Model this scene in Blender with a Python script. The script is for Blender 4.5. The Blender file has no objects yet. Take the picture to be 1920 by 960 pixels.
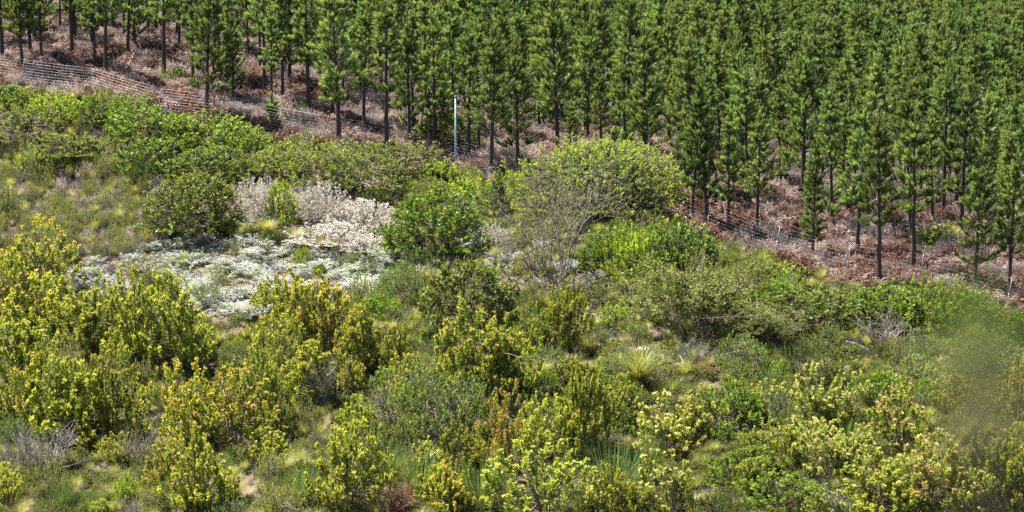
import bpy, math, random
import numpy as np
from mathutils import Matrix, Vector

random.seed(7)
rng = np.random.default_rng(7)
scene = bpy.context.scene
COL = scene.collection

# ------------------------------------------------------------------ camera
F = 3970.0                      # focal length in pixels of a 1920 px wide frame
CAM = np.array([0.0, 0.0, 25.0])
PITCH = math.radians(-6.0)
cp, sp_ = math.cos(PITCH), math.sin(PITCH)
AX = np.array([0, cp, sp_]); UP = np.array([0, -sp_, cp]); RT = np.array([1.0, 0, 0])
cd = bpy.data.cameras.new('camera')
cam = bpy.data.objects.new('camera', cd); COL.objects.link(cam)
cam.location = CAM; cam.rotation_euler = (math.radians(90) + PITCH, 0, 0)
cd.sensor_width = 36.0; cd.lens = F / 1920 * 36.0
cd.clip_start = 0.1; cd.clip_end = 3000
cd.dof.use_dof = True; cd.dof.focus_distance = 104.0
cd.dof.aperture_fstop = (cd.lens / 1000) / 0.06
scene.camera = cam

# ------------------------------------------------------------------ sky, sun, exposure
SUN_EL, SUN_AZ = math.radians(60), math.radians(-52)     # azimuth from +Y towards +X
w = bpy.data.worlds.new('World'); scene.world = w; w.use_nodes = True
nt = w.node_tree
sky = nt.nodes.new('ShaderNodeTexSky'); sky.sky_type = 'NISHITA'; sky.sun_disc = False
sky.sun_elevation = SUN_EL; sky.sun_rotation = SUN_AZ
bg = nt.nodes['Background']; bg.inputs['Strength'].default_value = 0.052
nt.links.new(sky.outputs[0], bg.inputs[0])
sd = bpy.data.lights.new('sun', 'SUN'); sd.energy = 5.0; sd.angle = math.radians(0.53)
sd.color = (1.0, 0.95, 0.87)
so = bpy.data.objects.new('sun', sd); COL.objects.link(so)
sv = Vector((math.sin(SUN_AZ) * math.cos(SUN_EL), math.cos(SUN_AZ) * math.cos(SUN_EL), math.sin(SUN_EL)))
so.rotation_euler = sv.to_track_quat('Z', 'Y').to_euler(); so.location = (0, 60, 90)
vs = scene.view_settings
vs.view_transform = 'Standard'; vs.look = 'None'; vs.gamma = 1.0; vs.exposure = 2.2
vs.use_curve_mapping = False
scene.cycles.max_bounces = 5; scene.cycles.diffuse_bounces = 3; scene.cycles.glossy_bounces = 1
scene.cycles.transparent_max_bounces = 6
scene.cycles.use_denoising = False

# ------------------------------------------------------------------ terrain
def ray_point(px, py, D):
    """world point at depth D along the camera axis, pixel of the 1920x960 frame"""
    return CAM + D * AX + (px - 960) / F * D * RT - (py - 480) / F * D * UP

CTRL = [(0, 960, 80), (0, 740, 93), (0, 500, 108), (0, 300, 122), (0, 130, 137), (0, 40, 156), (0, -90, 200),
        (500, 960, 78), (480, 520, 104), (420, 210, 128), (400, 70, 154), (400, -60, 200),
        (960, 960, 76), (960, 700, 89), (960, 500, 103), (930, 330, 118), (960, 200, 146), (960, 100, 192), (960, 0, 272),
        (1450, 960, 74), (1430, 470, 105), (1450, 300, 136), (1450, 150, 182), (1450, 40, 240), (1450, -40, 310), (1700, 260, 158), (1700, 140, 230), (1700, 50, 330),
        (1920, 960, 72), (1920, 750, 84), (1900, 575, 97), (1920, 400, 117), (1920, 270, 162), (1920, 150, 260), (1920, 90, 360), (1920, 50, 470)]
cpts = np.array([ray_point(*c) for c in CTRL])
_X = cpts[:, :2] / 100.0
def _k(r2):
    return 0.5 * r2 * np.log(np.maximum(r2, 1e-12))
_n = len(_X)
_A = np.zeros((_n + 3, _n + 3))
_A[:_n, :_n] = _k(((_X[:, None] - _X[None]) ** 2).sum(-1)) + np.eye(_n) * 0.004
_P = np.c_[np.ones(_n), _X]; _A[:_n, _n:] = _P; _A[_n:, :_n] = _P.T
_W = np.linalg.solve(_A, np.r_[cpts[:, 2], 0, 0, 0])
def smooth(a, b, t):
    t = np.clip((t - a) / (b - a), 0, 1); return t * t * (3 - 2 * t)
def gz(x, y):
    x = np.atleast_1d(np.asarray(x, float)); y = np.atleast_1d(np.asarray(y, float))
    yc = np.clip(y, 66, 540); xc = np.clip(x, -150, 150)
    q = np.stack([xc, yc], -1) / 100.0
    r2 = ((q[..., None, :] - _X) ** 2).sum(-1)
    z = _k(r2) @ _W[:_n] + _W[_n] + q[..., 0] * _W[_n + 1] + q[..., 1] * _W[_n + 2]
    z = z + np.maximum(y - 540, 0) * 0.17 - (x - xc) * 0.03
    z = z + 0.16 * np.sin(x * .9 + y * .5) * np.sin(y * .7 - x * .3) + 0.3 * np.sin(x * .23 + 1) * np.sin(y * .31)
    near = 23.35 - 0.42 * np.maximum(y, 0) - 0.02 * y + 0.05 * np.sin(x * 2) * np.sin(y * 1.7)
    near = np.maximum(near, 3.0)
    t = smooth(38, 66, y)
    return near * (1 - t) + z * t
def gz1(x, y): return float(gz(x, y)[0])
def hit(px, py):
    """where the line of sight through a pixel meets the ground"""
    Ds = np.arange(66, 520, 1.0)
    pts = np.array([ray_point(px, py, d) for d in Ds])
    f = pts[:, 2] - gz(pts[:, 0], pts[:, 1])
    i = np.argmax(f < 0) if (f < 0).any() else len(Ds) - 1
    i = max(i, 1)
    t = f[i - 1] / (f[i - 1] - f[i] + 1e-9)
    D = Ds[i - 1] + min(max(t, 0), 1)
    p = ray_point(px, py, D); p[2] = gz1(p[0], p[1])
    return p, D
def proj(p):
    d = np.asarray(p) - CAM
    D = d @ AX
    return 960 + F * (d @ RT) / D, 480 - F * (d @ UP) / D, D

# ------------------------------------------------------------------ materials
def new_mat(name):
    m = bpy.data.materials.new(name); m.use_nodes = True
    n = m.node_tree.nodes; n.clear()
    return m, n, m.node_tree.links
def leaf_mat(name, rough=0.5, spec=0.3, transl=0.44, var=0.35, warm=(1.12, 1.1, 0.52)):
    m, n, l = new_mat(name)
    out = n.new('ShaderNodeOutputMaterial'); at = n.new('ShaderNodeAttribute'); at.attribute_name = 'col'
    oi = n.new('ShaderNodeObjectInfo')
    hs = n.new('ShaderNodeHueSaturation')
    mr = n.new('ShaderNodeMapRange'); mr.inputs[3].default_value = 1 - var * .55; mr.inputs[4].default_value = 1 + var * .55
    l.new(oi.outputs['Random'], mr.inputs[0]); l.new(mr.outputs[0], hs.inputs['Value'])
    m2 = n.new('ShaderNodeMath'); m2.operation = 'FRACT'
    m1 = n.new('ShaderNodeMath'); m1.operation = 'MULTIPLY'; m1.inputs[1].default_value = 17.31
    l.new(oi.outputs['Random'], m1.inputs[0]); l.new(m1.outputs[0], m2.inputs[0])
    mh = n.new('ShaderNodeMapRange'); mh.inputs[3].default_value = .5 - var * .035; mh.inputs[4].default_value = .5 + var * .035
    l.new(m2.outputs[0], mh.inputs[0]); l.new(mh.outputs[0], hs.inputs['Hue'])
    l.new(at.outputs['Color'], hs.inputs['Color'])
    pr = n.new('ShaderNodeBsdfPrincipled'); pr.inputs['Roughness'].default_value = rough
    pr.inputs['Specular IOR Level'].default_value = spec
    l.new(hs.outputs[0], pr.inputs['Base Color'])
    tr = n.new('ShaderNodeBsdfTranslucent')
    mx = n.new('ShaderNodeMix'); mx.data_type = 'RGBA'; mx.blend_type = 'MULTIPLY'; mx.inputs[0].default_value = 1
    mx.inputs[7].default_value = (*warm, 1)
    l.new(hs.outputs[0], mx.inputs[6]); l.new(mx.outputs[2], tr.inputs[0])
    ms = n.new('ShaderNodeMixShader'); ms.inputs[0].default_value = transl
    l.new(pr.outputs[0], ms.inputs[1]); l.new(tr.outputs[0], ms.inputs[2]); l.new(ms.outputs[0], out.inputs[0])
    return m
def bark_mat(name, rough=0.85, scale=14):
    m, n, l = new_mat(name)
    out = n.new('ShaderNodeOutputMaterial'); at = n.new('ShaderNodeAttribute'); at.attribute_name = 'col'
    no = n.new('ShaderNodeTexNoise'); no.inputs['Scale'].default_value = scale; no.inputs['Detail'].default_value = 5
    tc = n.new('ShaderNodeTexCoord'); l.new(tc.outputs['Object'], no.inputs[0])
    mr = n.new('ShaderNodeMapRange'); mr.inputs[3].default_value = .5; mr.inputs[4].default_value = 1.5
    l.new(no.outputs[0], mr.inputs[0])
    mx = n.new('ShaderNodeVectorMath'); mx.operation = 'SCALE'
    l.new(at.outputs['Color'], mx.inputs[0]); l.new(mr.outputs[0], mx.inputs['Scale'])
    pr = n.new('ShaderNodeBsdfPrincipled'); pr.inputs['Roughness'].default_value = rough
    pr.inputs['Specular IOR Level'].default_value = .2
    l.new(mx.outputs[0], pr.inputs['Base Color'])
    bp = n.new('ShaderNodeBump'); bp.inputs['Strength'].default_value = .6; bp.inputs['Distance'].default_value = .02
    l.new(no.outputs[0], bp.inputs['Height']); l.new(bp.outputs[0], pr.inputs['Normal'])
    l.new(pr.outputs[0], out.inputs[0])
    return m
M_LEAF = leaf_mat('leaf')
M_GLOSS = leaf_mat('glossy_leaf', rough=.5, spec=.35, transl=.45)
M_NEEDLE = leaf_mat('pine_needle', rough=.42, spec=.45, transl=.45, var=.5)
M_DRY = leaf_mat('dry_leaf', rough=.6, spec=.3, transl=.28, var=.28, warm=(1.1, 1, .85))
M_BARK = bark_mat('bark')

def soil_mat():
    m, n, l = new_mat('soil_and_litter')
    out = n.new('ShaderNodeOutputMaterial'); at = n.new('ShaderNodeAttribute'); at.attribute_name = 'col'
    tc = n.new('ShaderNodeTexCoord')
    n1 = n.new('ShaderNodeTexNoise'); n1.inputs['Scale'].default_value = 3.0; n1.inputs['Detail'].default_value = 9; n1.inputs['Roughness'].default_value = .7
    n2 = n.new('ShaderNodeTexVoronoi'); n2.inputs['Scale'].default_value = 9.0
    l.new(tc.outputs['Object'], n1.inputs[0]); l.new(tc.outputs['Object'], n2.inputs['Vector'])
    cr = n.new('ShaderNodeValToRGB'); e = cr.color_ramp.elements
    e[0].position = .32; e[0].color = (.30, .24, .2, 1); e[1].position = .7; e[1].color = (1.5, 1.4, 1.3, 1)
    l.new(n1.outputs[0], cr.inputs[0])
    mx = n.new('ShaderNodeMix'); mx.data_type = 'RGBA'; mx.blend_type = 'MULTIPLY'; mx.inputs[0].default_value = 1
    l.new(at.outputs['Color'], mx.inputs[6]); l.new(cr.outputs[0], mx.inputs[7])
    hv = n.new('ShaderNodeHueSaturation')
    mr = n.new('ShaderNodeMapRange'); mr.inputs[3].default_value = .65; mr.inputs[4].default_value = 1.3
    l.new(n2.outputs['Color'], mr.inputs[0]); l.new(mr.outputs[0], hv.inputs['Value']); l.new(mx.outputs[2], hv.inputs['Color'])
    pr = n.new('ShaderNodeBsdfPrincipled'); pr.inputs['Roughness'].default_value = .95; pr.inputs['Specular IOR Level'].default_value = .1
    l.new(hv.outputs[0], pr.inputs['Base Color'])
    bp = n.new('ShaderNodeBump'); bp.inputs['Strength'].default_value = 1; bp.inputs['Distance'].default_value = .15
    l.new(n1.outputs[0], bp.inputs['Height']); l.new(bp.outputs[0], pr.inputs['Normal']); l.new(pr.outputs[0], out.inputs[0])
    return m
def paint_mat(name, c, rough=.5, metal=0.0, scale=30):
    m, n, l = new_mat(name)
    out = n.new('ShaderNodeOutputMaterial'); tc = n.new('ShaderNodeTexCoord')
    no = n.new('ShaderNodeTexNoise'); no.inputs['Scale'].default_value = scale; no.inputs['Detail'].default_value = 4
    l.new(tc.outputs['Object'], no.inputs[0])
    cr = n.new('ShaderNodeValToRGB'); e = cr.color_ramp.elements
    e[0].position = .3; e[0].color = (*[v * .7 for v in c], 1); e[1].position = .7; e[1].color = (*[min(v * 1.1, 1) for v in c], 1)
    l.new(no.outputs[0], cr.inputs[0])
    pr = n.new('ShaderNodeBsdfPrincipled'); pr.inputs['Roughness'].default_value = rough; pr.inputs['Metallic'].default_value = metal
    l.new(cr.outputs[0], pr.inputs['Base Color']); l.new(pr.outputs[0], out.inputs[0])
    return m
M_GALV = paint_mat('galvanised_steel', (.20, .23, .26), .5, .3)
M_WIRE = paint_mat('glint_toned_fence_wire', (.86, .76, .70), .45, 0.0)  # pale colour stands in for the sun glint along the wires
M_POSTDARK = paint_mat('dark_steel_post', (.10, .13, .16), .5, .3)
M_POLE = paint_mat('pale_blue_pole', (.21, .29, .31), .5, .1, 6)
M_ROCK = paint_mat('pale_rock', (.45, .43, .42), .85, 0, 6)

# ------------------------------------------------------------------ mesh building
class Geo:
    def __init__(s): s.v = []; s.q = []; s.t = []; s.c = []; s.n = 0
    def add(s, v, q=None, t=None, c=None):
        v = np.asarray(v, float).reshape(-1, 3)
        if q is not None and len(q): s.q.append(np.asarray(q, int).reshape(-1, 4) + s.n)
        if t is not None and len(t): s.t.append(np.asarray(t, int).reshape(-1, 3) + s.n)
        c = np.asarray(c, float)
        if c.ndim == 1: c = np.tile(c, (len(v), 1))
        s.v.append(v); s.c.append(c); s.n += len(v)
    def mesh(s, name, mat, smooth=False):
        return build_mesh(name, [(s, mat)], smooth)
def build_mesh(name, geos, smooth=False):
    V, C, loops, starts, tot, mi = [], [], [], [], [], []
    off = 0; ls = 0
    me = bpy.data.meshes.new(name)
    for k, (g, mat) in enumerate(geos):
        me.materials.append(mat)
        if not g.n: continue
        V.append(np.concatenate(g.v)); C.append(np.concatenate(g.c))
        for arr, w_ in ((g.q, 4), (g.t, 3)):
            if arr:
                a = np.concatenate(arr) + off
                loops.append(a.ravel()); starts.append(ls + np.arange(len(a)) * w_); ls += a.size
                tot.append(np.full(len(a), w_)); mi.append(np.full(len(a), k))
        off += g.n
    V = np.concatenate(V); C = np.concatenate(C); loops = np.concatenate(loops); starts = np.concatenate(starts)
    me.vertices.add(len(V)); me.vertices.foreach_set('co', V.ravel().astype(np.float32))
    me.loops.add(len(loops)); me.loops.foreach_set('vertex_index', loops.astype(np.int32))
    me.polygons.add(len(starts)); me.polygons.foreach_set('loop_start', starts.astype(np.int32))
    me.polygons.foreach_set('material_index', np.concatenate(mi).astype(np.int32))
    if smooth: me.polygons.foreach_set('use_smooth', np.ones(len(starts), bool))
    at = me.attributes.new('col', 'FLOAT_COLOR', 'POINT')
    at.data.foreach_set('color', np.c_[C, np.ones(len(C))].ravel().astype(np.float32))
    me.update(calc_edges=True)
    return me
def unit(v): return v / (np.linalg.norm(v, axis=-1, keepdims=True) + 1e-9)
def perp(d):
    a = np.where(np.abs(d[..., 2:3]) < .9, np.array([0, 0, 1.0]), np.array([1.0, 0, 0]))
    u = unit(np.cross(d, a)); return u, np.cross(d, u)
def leaves(g, P, d, L, W, col, r, curl=.15):
    """diamond shaped leaves: base, two shoulders, tip"""
    N = len(P); d = unit(d); u, v_ = perp(d)
    a = r.uniform(0, 2 * np.pi, (N, 1)); s = np.cos(a) * u + np.sin(a) * v_; nn = np.cross(d, s)
    L = np.broadcast_to(np.asarray(L, float).reshape(-1, 1), (N, 1)); W = np.broadcast_to(np.asarray(W, float).reshape(-1, 1), (N, 1))
    v = np.stack([P, P + d * L * .5 + s * W * .5 + nn * L * curl, P + d * L, P + d * L * .5 - s * W * .5 + nn * L * curl], 1)
    q = np.arange(N * 4).reshape(N, 4)
    g.add(v.reshape(-1, 3), q=q, c=np.repeat(col, 4, 0))
def needles(g, P, d, L, W, col, r):
    N = len(P); d = unit(d); u, v_ = perp(d)
    a = r.uniform(0, 2 * np.pi, (N, 1)); s = np.cos(a) * u + np.sin(a) * v_
    L = np.broadcast_to(np.asarray(L, float).reshape(-1, 1), (N, 1)); W = np.broadcast_to(np.asarray(W, float).reshape(-1, 1), (N, 1))
    v = np.stack([P + s * W * .5, P - s * W * .5, P + d * L], 1)
    g.add(v.reshape(-1, 3), t=np.arange(N * 3).reshape(N, 3), c=np.repeat(col, 3, 0))
def tube(g, pts, rad, col, sides=4):
    pts = np.asarray(pts, float); n = len(pts)
    d = unit(np.gradient(pts, axis=0)); u, v_ = perp(d)
    a = np.arange(sides) * 2 * np.pi / sides
    rad = np.broadcast_to(np.asarray(rad, float), (n,))
    ring = pts[:, None] + rad[:, None, None] * (np.cos(a)[None, :, None] * u[:, None] + np.sin(a)[None, :, None] * v_[:, None])
    q = [(i * sides + k, i * sides + (k + 1) % sides, (i + 1) * sides + (k + 1) % sides, (i + 1) * sides + k)
         for i in range(n - 1) for k in range(sides)]
    t = [((n - 1) * sides, (n - 1) * sides + k, (n - 1) * sides + k + 1) for k in range(1, sides - 1)]
    g.add(ring.reshape(-1, 3), q=q, t=t, c=np.asarray(col, float))
def bez(a, b, c, n):
    t = np.linspace(0, 1, n)[:, None]
    return (1 - t) ** 2 * a + 2 * t * (1 - t) * b + t * t * c
def jit(c, r, N, amt=.25):
    return np.asarray(c) * (1 + r.uniform(-amt, amt, (N, 1))) * (1 + r.uniform(-.08, .08, (N, 3)))

# ------------------------------------------------------------------ pines
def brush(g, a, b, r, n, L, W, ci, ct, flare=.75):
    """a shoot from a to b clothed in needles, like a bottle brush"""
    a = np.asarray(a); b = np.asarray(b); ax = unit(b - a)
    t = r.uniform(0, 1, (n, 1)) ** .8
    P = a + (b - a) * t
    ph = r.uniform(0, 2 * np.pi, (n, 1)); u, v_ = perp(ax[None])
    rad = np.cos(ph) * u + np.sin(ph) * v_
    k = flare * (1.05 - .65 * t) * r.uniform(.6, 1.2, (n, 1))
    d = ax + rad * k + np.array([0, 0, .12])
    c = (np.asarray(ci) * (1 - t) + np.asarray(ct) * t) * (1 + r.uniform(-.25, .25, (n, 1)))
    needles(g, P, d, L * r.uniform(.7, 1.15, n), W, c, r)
PIN_IN, PIN_TIP = (.034, .060, .028), (.215, .30, .095)  # needle greens, spread further apart to paint dark crown gaps and sunlit tips
BARK_PINE = (.050, .042, .040)
def make_pine(seed, H=8.0, crown0=.34, reach=1.35, gap=.43, dens=1.0, lean=.1):
    r = np.random.default_rng(seed)
    tr, br, nd = Geo(), Geo(), Geo()
    n = 14; zz = np.linspace(-.25, H, n)
    path = np.c_[lean * np.sin(zz / H * 2.2 + seed) + r.normal(0, .012, n), lean * np.cos(zz / H * 2.7 + seed * 2) - lean * math.cos(seed * 2) + r.normal(0, .012, n), zz]
    path[:, 0] -= path[0, 0]; path[:, 1] -= path[0, 1]
    rad = .115 * (1 - zz.clip(0) / H) ** .75 + .012; rad[0] = .16; rad[1] *= 1.08
    tube(tr, path, rad, BARK_PINE, 7)
    def at(z): return np.array([np.interp(z, zz, path[:, 0]), np.interp(z, zz, path[:, 1]), z])
    z = H * crown0 * r.uniform(.9, 1.1)
    zc0 = z
    # a few dead snags under the crown
    for _ in range(r.integers(3, 7)):
        zs = r.uniform(zc0 * .45, zc0); a = r.uniform(0, 6.28); b0 = at(zs)
        L = r.uniform(.25, .8)
        tube(br, [b0, b0 + np.array([math.cos(a), math.sin(a), .25]) * L * .5, b0 + np.array([math.cos(a), math.sin(a), .1]) * L], [.013, .009, .004], BARK_PINE, 3)
    asa, asm = r.uniform(0, 6.28), r.uniform(.1, .4)
    while z < H - .75:
        t = (z - zc0) / (H - zc0)
        if t > .1 and r.uniform() < .12: z += gap * .8; continue
        nb = r.integers(4, 7) if t < .8 else r.integers(3, 6)
        prof = (1 - t) ** .95 * (.45 + .55 * min(1, t / .14 + .4))
        a0 = r.uniform(0, 6.28)
        for k in range(nb):
            a = a0 + k * 6.283 / nb + r.uniform(-.35, .35)
            L = max(.25, reach * prof * r.choice([r.uniform(.35, .8), r.uniform(.75, 1.3)]) * (1 + asm * math.cos(a - asa)))
            el = math.radians(8 + 46 * t + r.uniform(-14, 12))
            o = np.array([math.cos(a), math.sin(a), 0]); b0 = at(z + r.uniform(-.12, .12))
            mid = b0 + o * L * .55 * math.cos(el) + np.array([0, 0, L * .45 * math.sin(el)])
            end = b0 + o * L * .92 * math.cos(el) + np.array([0, 0, L * (math.sin(el) + .32 + .1 * t)])
            c = bez(b0, mid, end, 6)
            tube(br, c, np.linspace(.02 + .008 * L, .005, 6), BARK_PINE, 3)
            nn = int(78 * dens)
            # brush on the outer part, side shoots turning upwards
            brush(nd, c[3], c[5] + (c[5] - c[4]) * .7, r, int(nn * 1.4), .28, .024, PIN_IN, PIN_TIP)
            ns = int(2.3 + L * 2.6)
            for _ in range(ns):
                s = r.uniform(.32, .95); p0 = b0 * (1 - s) ** 2 + 2 * s * (1 - s) * mid + s * s * end
                sd_ = unit(np.array([math.cos(a + r.choice([-1, 1]) * r.uniform(.35, 1.1)), math.sin(a + r.choice([-1, 1]) * r.uniform(.35, 1.1)), r.uniform(.35, 1.3)]))
                sl = r.uniform(.28, .52) * (1.15 - .3 * s)
                tube(br, [p0, p0 + sd_ * sl], [.007, .003], BARK_PINE, 3)
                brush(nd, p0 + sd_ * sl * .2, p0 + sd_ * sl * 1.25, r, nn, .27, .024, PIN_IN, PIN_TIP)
        z += gap * r.uniform(.75, 1.25) * (1.1 - .3 * t)
    # leader and its clothing
    zl = H * .6
    while zl < H - .1:
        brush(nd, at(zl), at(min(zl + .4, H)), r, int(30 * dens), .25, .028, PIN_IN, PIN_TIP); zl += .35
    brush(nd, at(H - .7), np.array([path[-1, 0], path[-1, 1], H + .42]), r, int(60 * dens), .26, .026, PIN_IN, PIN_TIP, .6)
    for k in range(11):
        a = k * 2.4 + r.uniform(0, 1); zb = H - r.uniform(.4, 1.5); b0 = at(zb); o = r.uniform(.12, .3); hl = r.uniform(.45, .85)
        e = b0 + np.array([math.cos(a) * o, math.sin(a) * o, hl])
        tube(br, [b0, b0 * .6 + e * .4, e], [.012, .008, .004], BARK_PINE, 3)
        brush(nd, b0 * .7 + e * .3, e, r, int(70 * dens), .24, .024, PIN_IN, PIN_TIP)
    return tr, br, nd
PINES = []
PV = [(.30, 1.6, .10, .5), (.36, 1.3, .05, .52), (.20, 1.9, .15, .52), (.40, 1.3, .08, .5), (.30, 1.5, .2, .56), (.26, 2.0, .1, .5), (.38, 1.4, .05, .58), (.12, 1.5, .12, .48),
      (.16, 1.2, .10, .48), (.22, 1.45, .22, .58), (.10, 1.75, .06, .52), (.28, 1.1, .16, .5)]
for i, (c0, rc, ln_, gp) in enumerate(PV):
    tr, br, nd = make_pine(100 + i, 8.0, c0, rc * .88, gp, lean=ln_)
    PINES.append(dict(trunk=tr.mesh('pine_trunk', M_BARK, True), crown=build_mesh('pine_crown', [(br, M_BARK), (nd, M_NEEDLE)]),
                      joined=build_mesh('pine_joined', [(tr, M_BARK), (br, M_BARK), (nd, M_NEEDLE)])))
# a young bushy pine, clothed to the ground
tr, br, nd = make_pine(300, 3.2, .06, .75, .3, 1.0, .03)
SAPLING = dict(trunk=tr.mesh('pine_trunk', M_BARK, True), crown=build_mesh('pine_crown', [(br, M_BARK), (nd, M_NEEDLE)]))

# ------------------------------------------------------------------ shrubs
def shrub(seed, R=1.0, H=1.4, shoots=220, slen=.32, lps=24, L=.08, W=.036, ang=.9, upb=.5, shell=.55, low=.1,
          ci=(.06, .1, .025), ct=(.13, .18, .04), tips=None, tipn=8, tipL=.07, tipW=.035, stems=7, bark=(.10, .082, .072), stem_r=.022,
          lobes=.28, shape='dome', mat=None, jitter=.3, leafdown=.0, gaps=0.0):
    """a shrub: main stems, twigs and leafy shoots whose tips fill an uneven dome or vase"""
    r = np.random.default_rng(seed)
    st, lf, tp = Geo(), Geo(), Geo()
    # uneven outline: a handful of lobes push the dome out or in
    ld = unit(r.normal(0, 1, (9, 3)) * [1, 1, .7] + [0, 0, .35]); la = r.uniform(-lobes, lobes * 1.1, 9)
    def outline(d):
        k = np.exp(-((1 - d @ ld.T) / .16)); return 1 + k @ la
    nodes = []
    for k in range(stems):
        a = k * 6.283 / stems + r.uniform(-.5, .5)
        if shape == 'vase': e = r.uniform(.95, 1.5)
        else: e = r.uniform(.45, 1.4)
        d = np.array([math.cos(a) * math.cos(e), math.sin(a) * math.cos(e), math.sin(e)])
        f = outline(d[None])[0] * r.uniform(.6, .85)
        end = d * np.array([R, R, H]) * f
        base = np.array([math.cos(a), math.sin(a), 0]) * R * .08 * r.uniform(.2, 1) + [0, 0, -.12]
        mid = base * .5 + end * .5 + np.array([0, 0, H * .10]) + r.normal(0, .06 * R, 3)
        c = bez(base, mid, end, 8)
        c[1:-1] += r.normal(0, .018 * R, (6, 3))
        tube(st, c, np.linspace(stem_r, stem_r * .35, 8), np.asarray(bark) * r.uniform(.75, 1.25), 4)
        nodes += list(c[2:])
    nodes = np.array(nodes)
    N = shoots
    d = unit(r.normal(0, 1, (N * 3, 3)) + [0, 0, .25]); d = d[d[:, 2] > low - .35][:N]
    if shape == 'vase':
        d = unit(r.normal(0, 1, (N * 4, 3)) * [1, 1, .9] + [0, 0, .55]); d = d[d[:, 2] > .12][:N]
    d[:, 2] = np.maximum(d[:, 2], low); d = unit(d); N = len(d)
    if gaps > 0:      # whole sectors thinner than others
        gd = unit(r.normal(0, 1, (7, 3)) + [0, 0, .3]); keep = ((d @ gd.T).max(1) < .93) | (r.uniform(0, 1, N) > gaps)
        d = d[keep]; N = len(d)
    rr = (1 + .16 * (r.uniform(0, 1, N) > .9)) * np.minimum(outline(d), 1.3) * (1 - (1 - shell) * r.uniform(0, 1, N) ** 2.2)
    tip = d * np.array([R, R, H]) * rr[:, None]
    ax = unit(unit(d * [1 / R, 1 / R, 1 / H]) * (1 - upb) + np.array([0, 0, 1]) * upb + r.normal(0, .22, (N, 3)))
    sl = slen * r.uniform(.65, 1.3, N)
    b0 = tip - ax * sl[:, None]
    b0[:, 2] = np.maximum(b0[:, 2], .03)
    # twigs: from nearest lower stem node to the foot of the shoot, then along it
    for i in range(N):
        dd = ((nodes - b0[i]) ** 2).sum(1) + 4 * np.maximum(nodes[:, 2] - b0[i, 2] + .05, 0) ** 2
        nd_ = nodes[np.argmin(dd)]
        tube(st, np.array([nd_, (nd_ + b0[i]) * .5 + [0, 0, .03], b0[i], tip[i]]), [stem_r * .35, stem_r * .3, stem_r * .24, stem_r * .1],
             np.asarray(bark) * r.uniform(.7, 1.3), 3)
    # leaves
    idx = np.repeat(np.arange(N), lps); M = len(idx)
    s = r.uniform(0, 1, (M, 1)) ** .85
    P = b0[idx] + (tip - b0)[idx] * s
    u, v_ = perp(ax[idx]); ph = r.uniform(0, 6.283, (M, 1)); rad = np.cos(ph) * u + np.sin(ph) * v_
    dl = ax[idx] * (1 - .35 * ang) + rad * ang * (1.15 - .5 * s) + r.normal(0, .18, (M, 3)) - np.array([0, 0, leafdown])
    tone = r.uniform(1 - jitter, 1 + jitter, (N, 1))
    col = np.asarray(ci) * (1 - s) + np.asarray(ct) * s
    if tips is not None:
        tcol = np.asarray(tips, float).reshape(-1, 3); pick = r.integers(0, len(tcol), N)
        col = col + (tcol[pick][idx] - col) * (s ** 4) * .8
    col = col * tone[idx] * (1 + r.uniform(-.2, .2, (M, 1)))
    leaves(lf, P, dl, L * r.uniform(.65, 1.25, M), W * r.uniform(.7, 1.2, M), col, r)
    if tips is not None:
        m = r.uniform(0, 1, N) < .85; ii = np.repeat(np.where(m)[0], tipn); K = len(ii)
        u, v_ = perp(ax[ii]); ph = r.uniform(0, 6.283, (K, 1)); rad = np.cos(ph) * u + np.sin(ph) * v_
        tc = np.asarray(tips); tc = tc if tc.ndim == 2 else tc[None]
        leaves(tp, tip[ii] - ax[ii] * .02, ax[ii] + rad * r.uniform(.3, 1.3, (K, 1)), tipL * r.uniform(.7, 1.25, K), tipW, tc[pick][ii] * (1 + r.uniform(-.2, .2, (K, 1))), r)
    return st, lf, tp
def twiggy(seed, R=1.0, H=1.5, stems=14, depth=3, bark=(.2, .175, .15), leafn=0, ci=(.12, .14, .05), L=.05, W=.022, stem_r=.016, spread=.55):
    r = np.random.default_rng(seed); st, lf = Geo(), Geo()
    tips = []
    def grow(p, d, ln, rad, lev):
        n = 4; pts = [p]; dd = d
        for k in range(n):
            dd = unit(dd + r.normal(0, .16, 3) + [0, 0, .05]); pts.append(pts[-1] + dd * ln / n)
        tube(st, np.array(pts), np.linspace(rad, rad * .45, n + 1), np.asarray(bark) * r.uniform(.7, 1.3), 3)
        if lev == 0: tips.append((pts[-1], dd)); tips.append((pts[2], dd)); return
        for k in range(r.integers(3, 5)):
            i = r.integers(2, n + 1)
            grow(pts[i], unit(dd + r.normal(0, .42, 3)), ln * r.uniform(.5, .75), rad * .5, lev - 1)
    for k in range(stems):
        a = r.uniform(0, 6.283); t = r.uniform(.05, 1) * spread
        d = np.array([math.cos(a) * math.sin(t * 1.3) * R / max(H, .1) * 1.4, math.sin(a) * math.sin(t * 1.3) * R / max(H, .1) * 1.4, math.cos(t)])
        grow(np.array([math.cos(a), math.sin(a), 0]) * .12 * R + [0, 0, -.1], unit(d), H * r.uniform(.42, .6), stem_r, depth)
    if leafn:
        P = np.array([t[0] for t in tips]); D = np.array([t[1] for t in tips])
        i = np.repeat(np.arange(len(P)), leafn); N = len(i)
        leaves(lf, P[i] - D[i] * r.uniform(0, .18, (N, 1)) + r.normal(0, .03, (N, 3)), D[i] + r.normal(0, .6, (N, 3)), L * r.uniform(.6, 1.2, N), W, jit(ci, r, N, .35), r)
    return st, lf, Geo()
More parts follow.
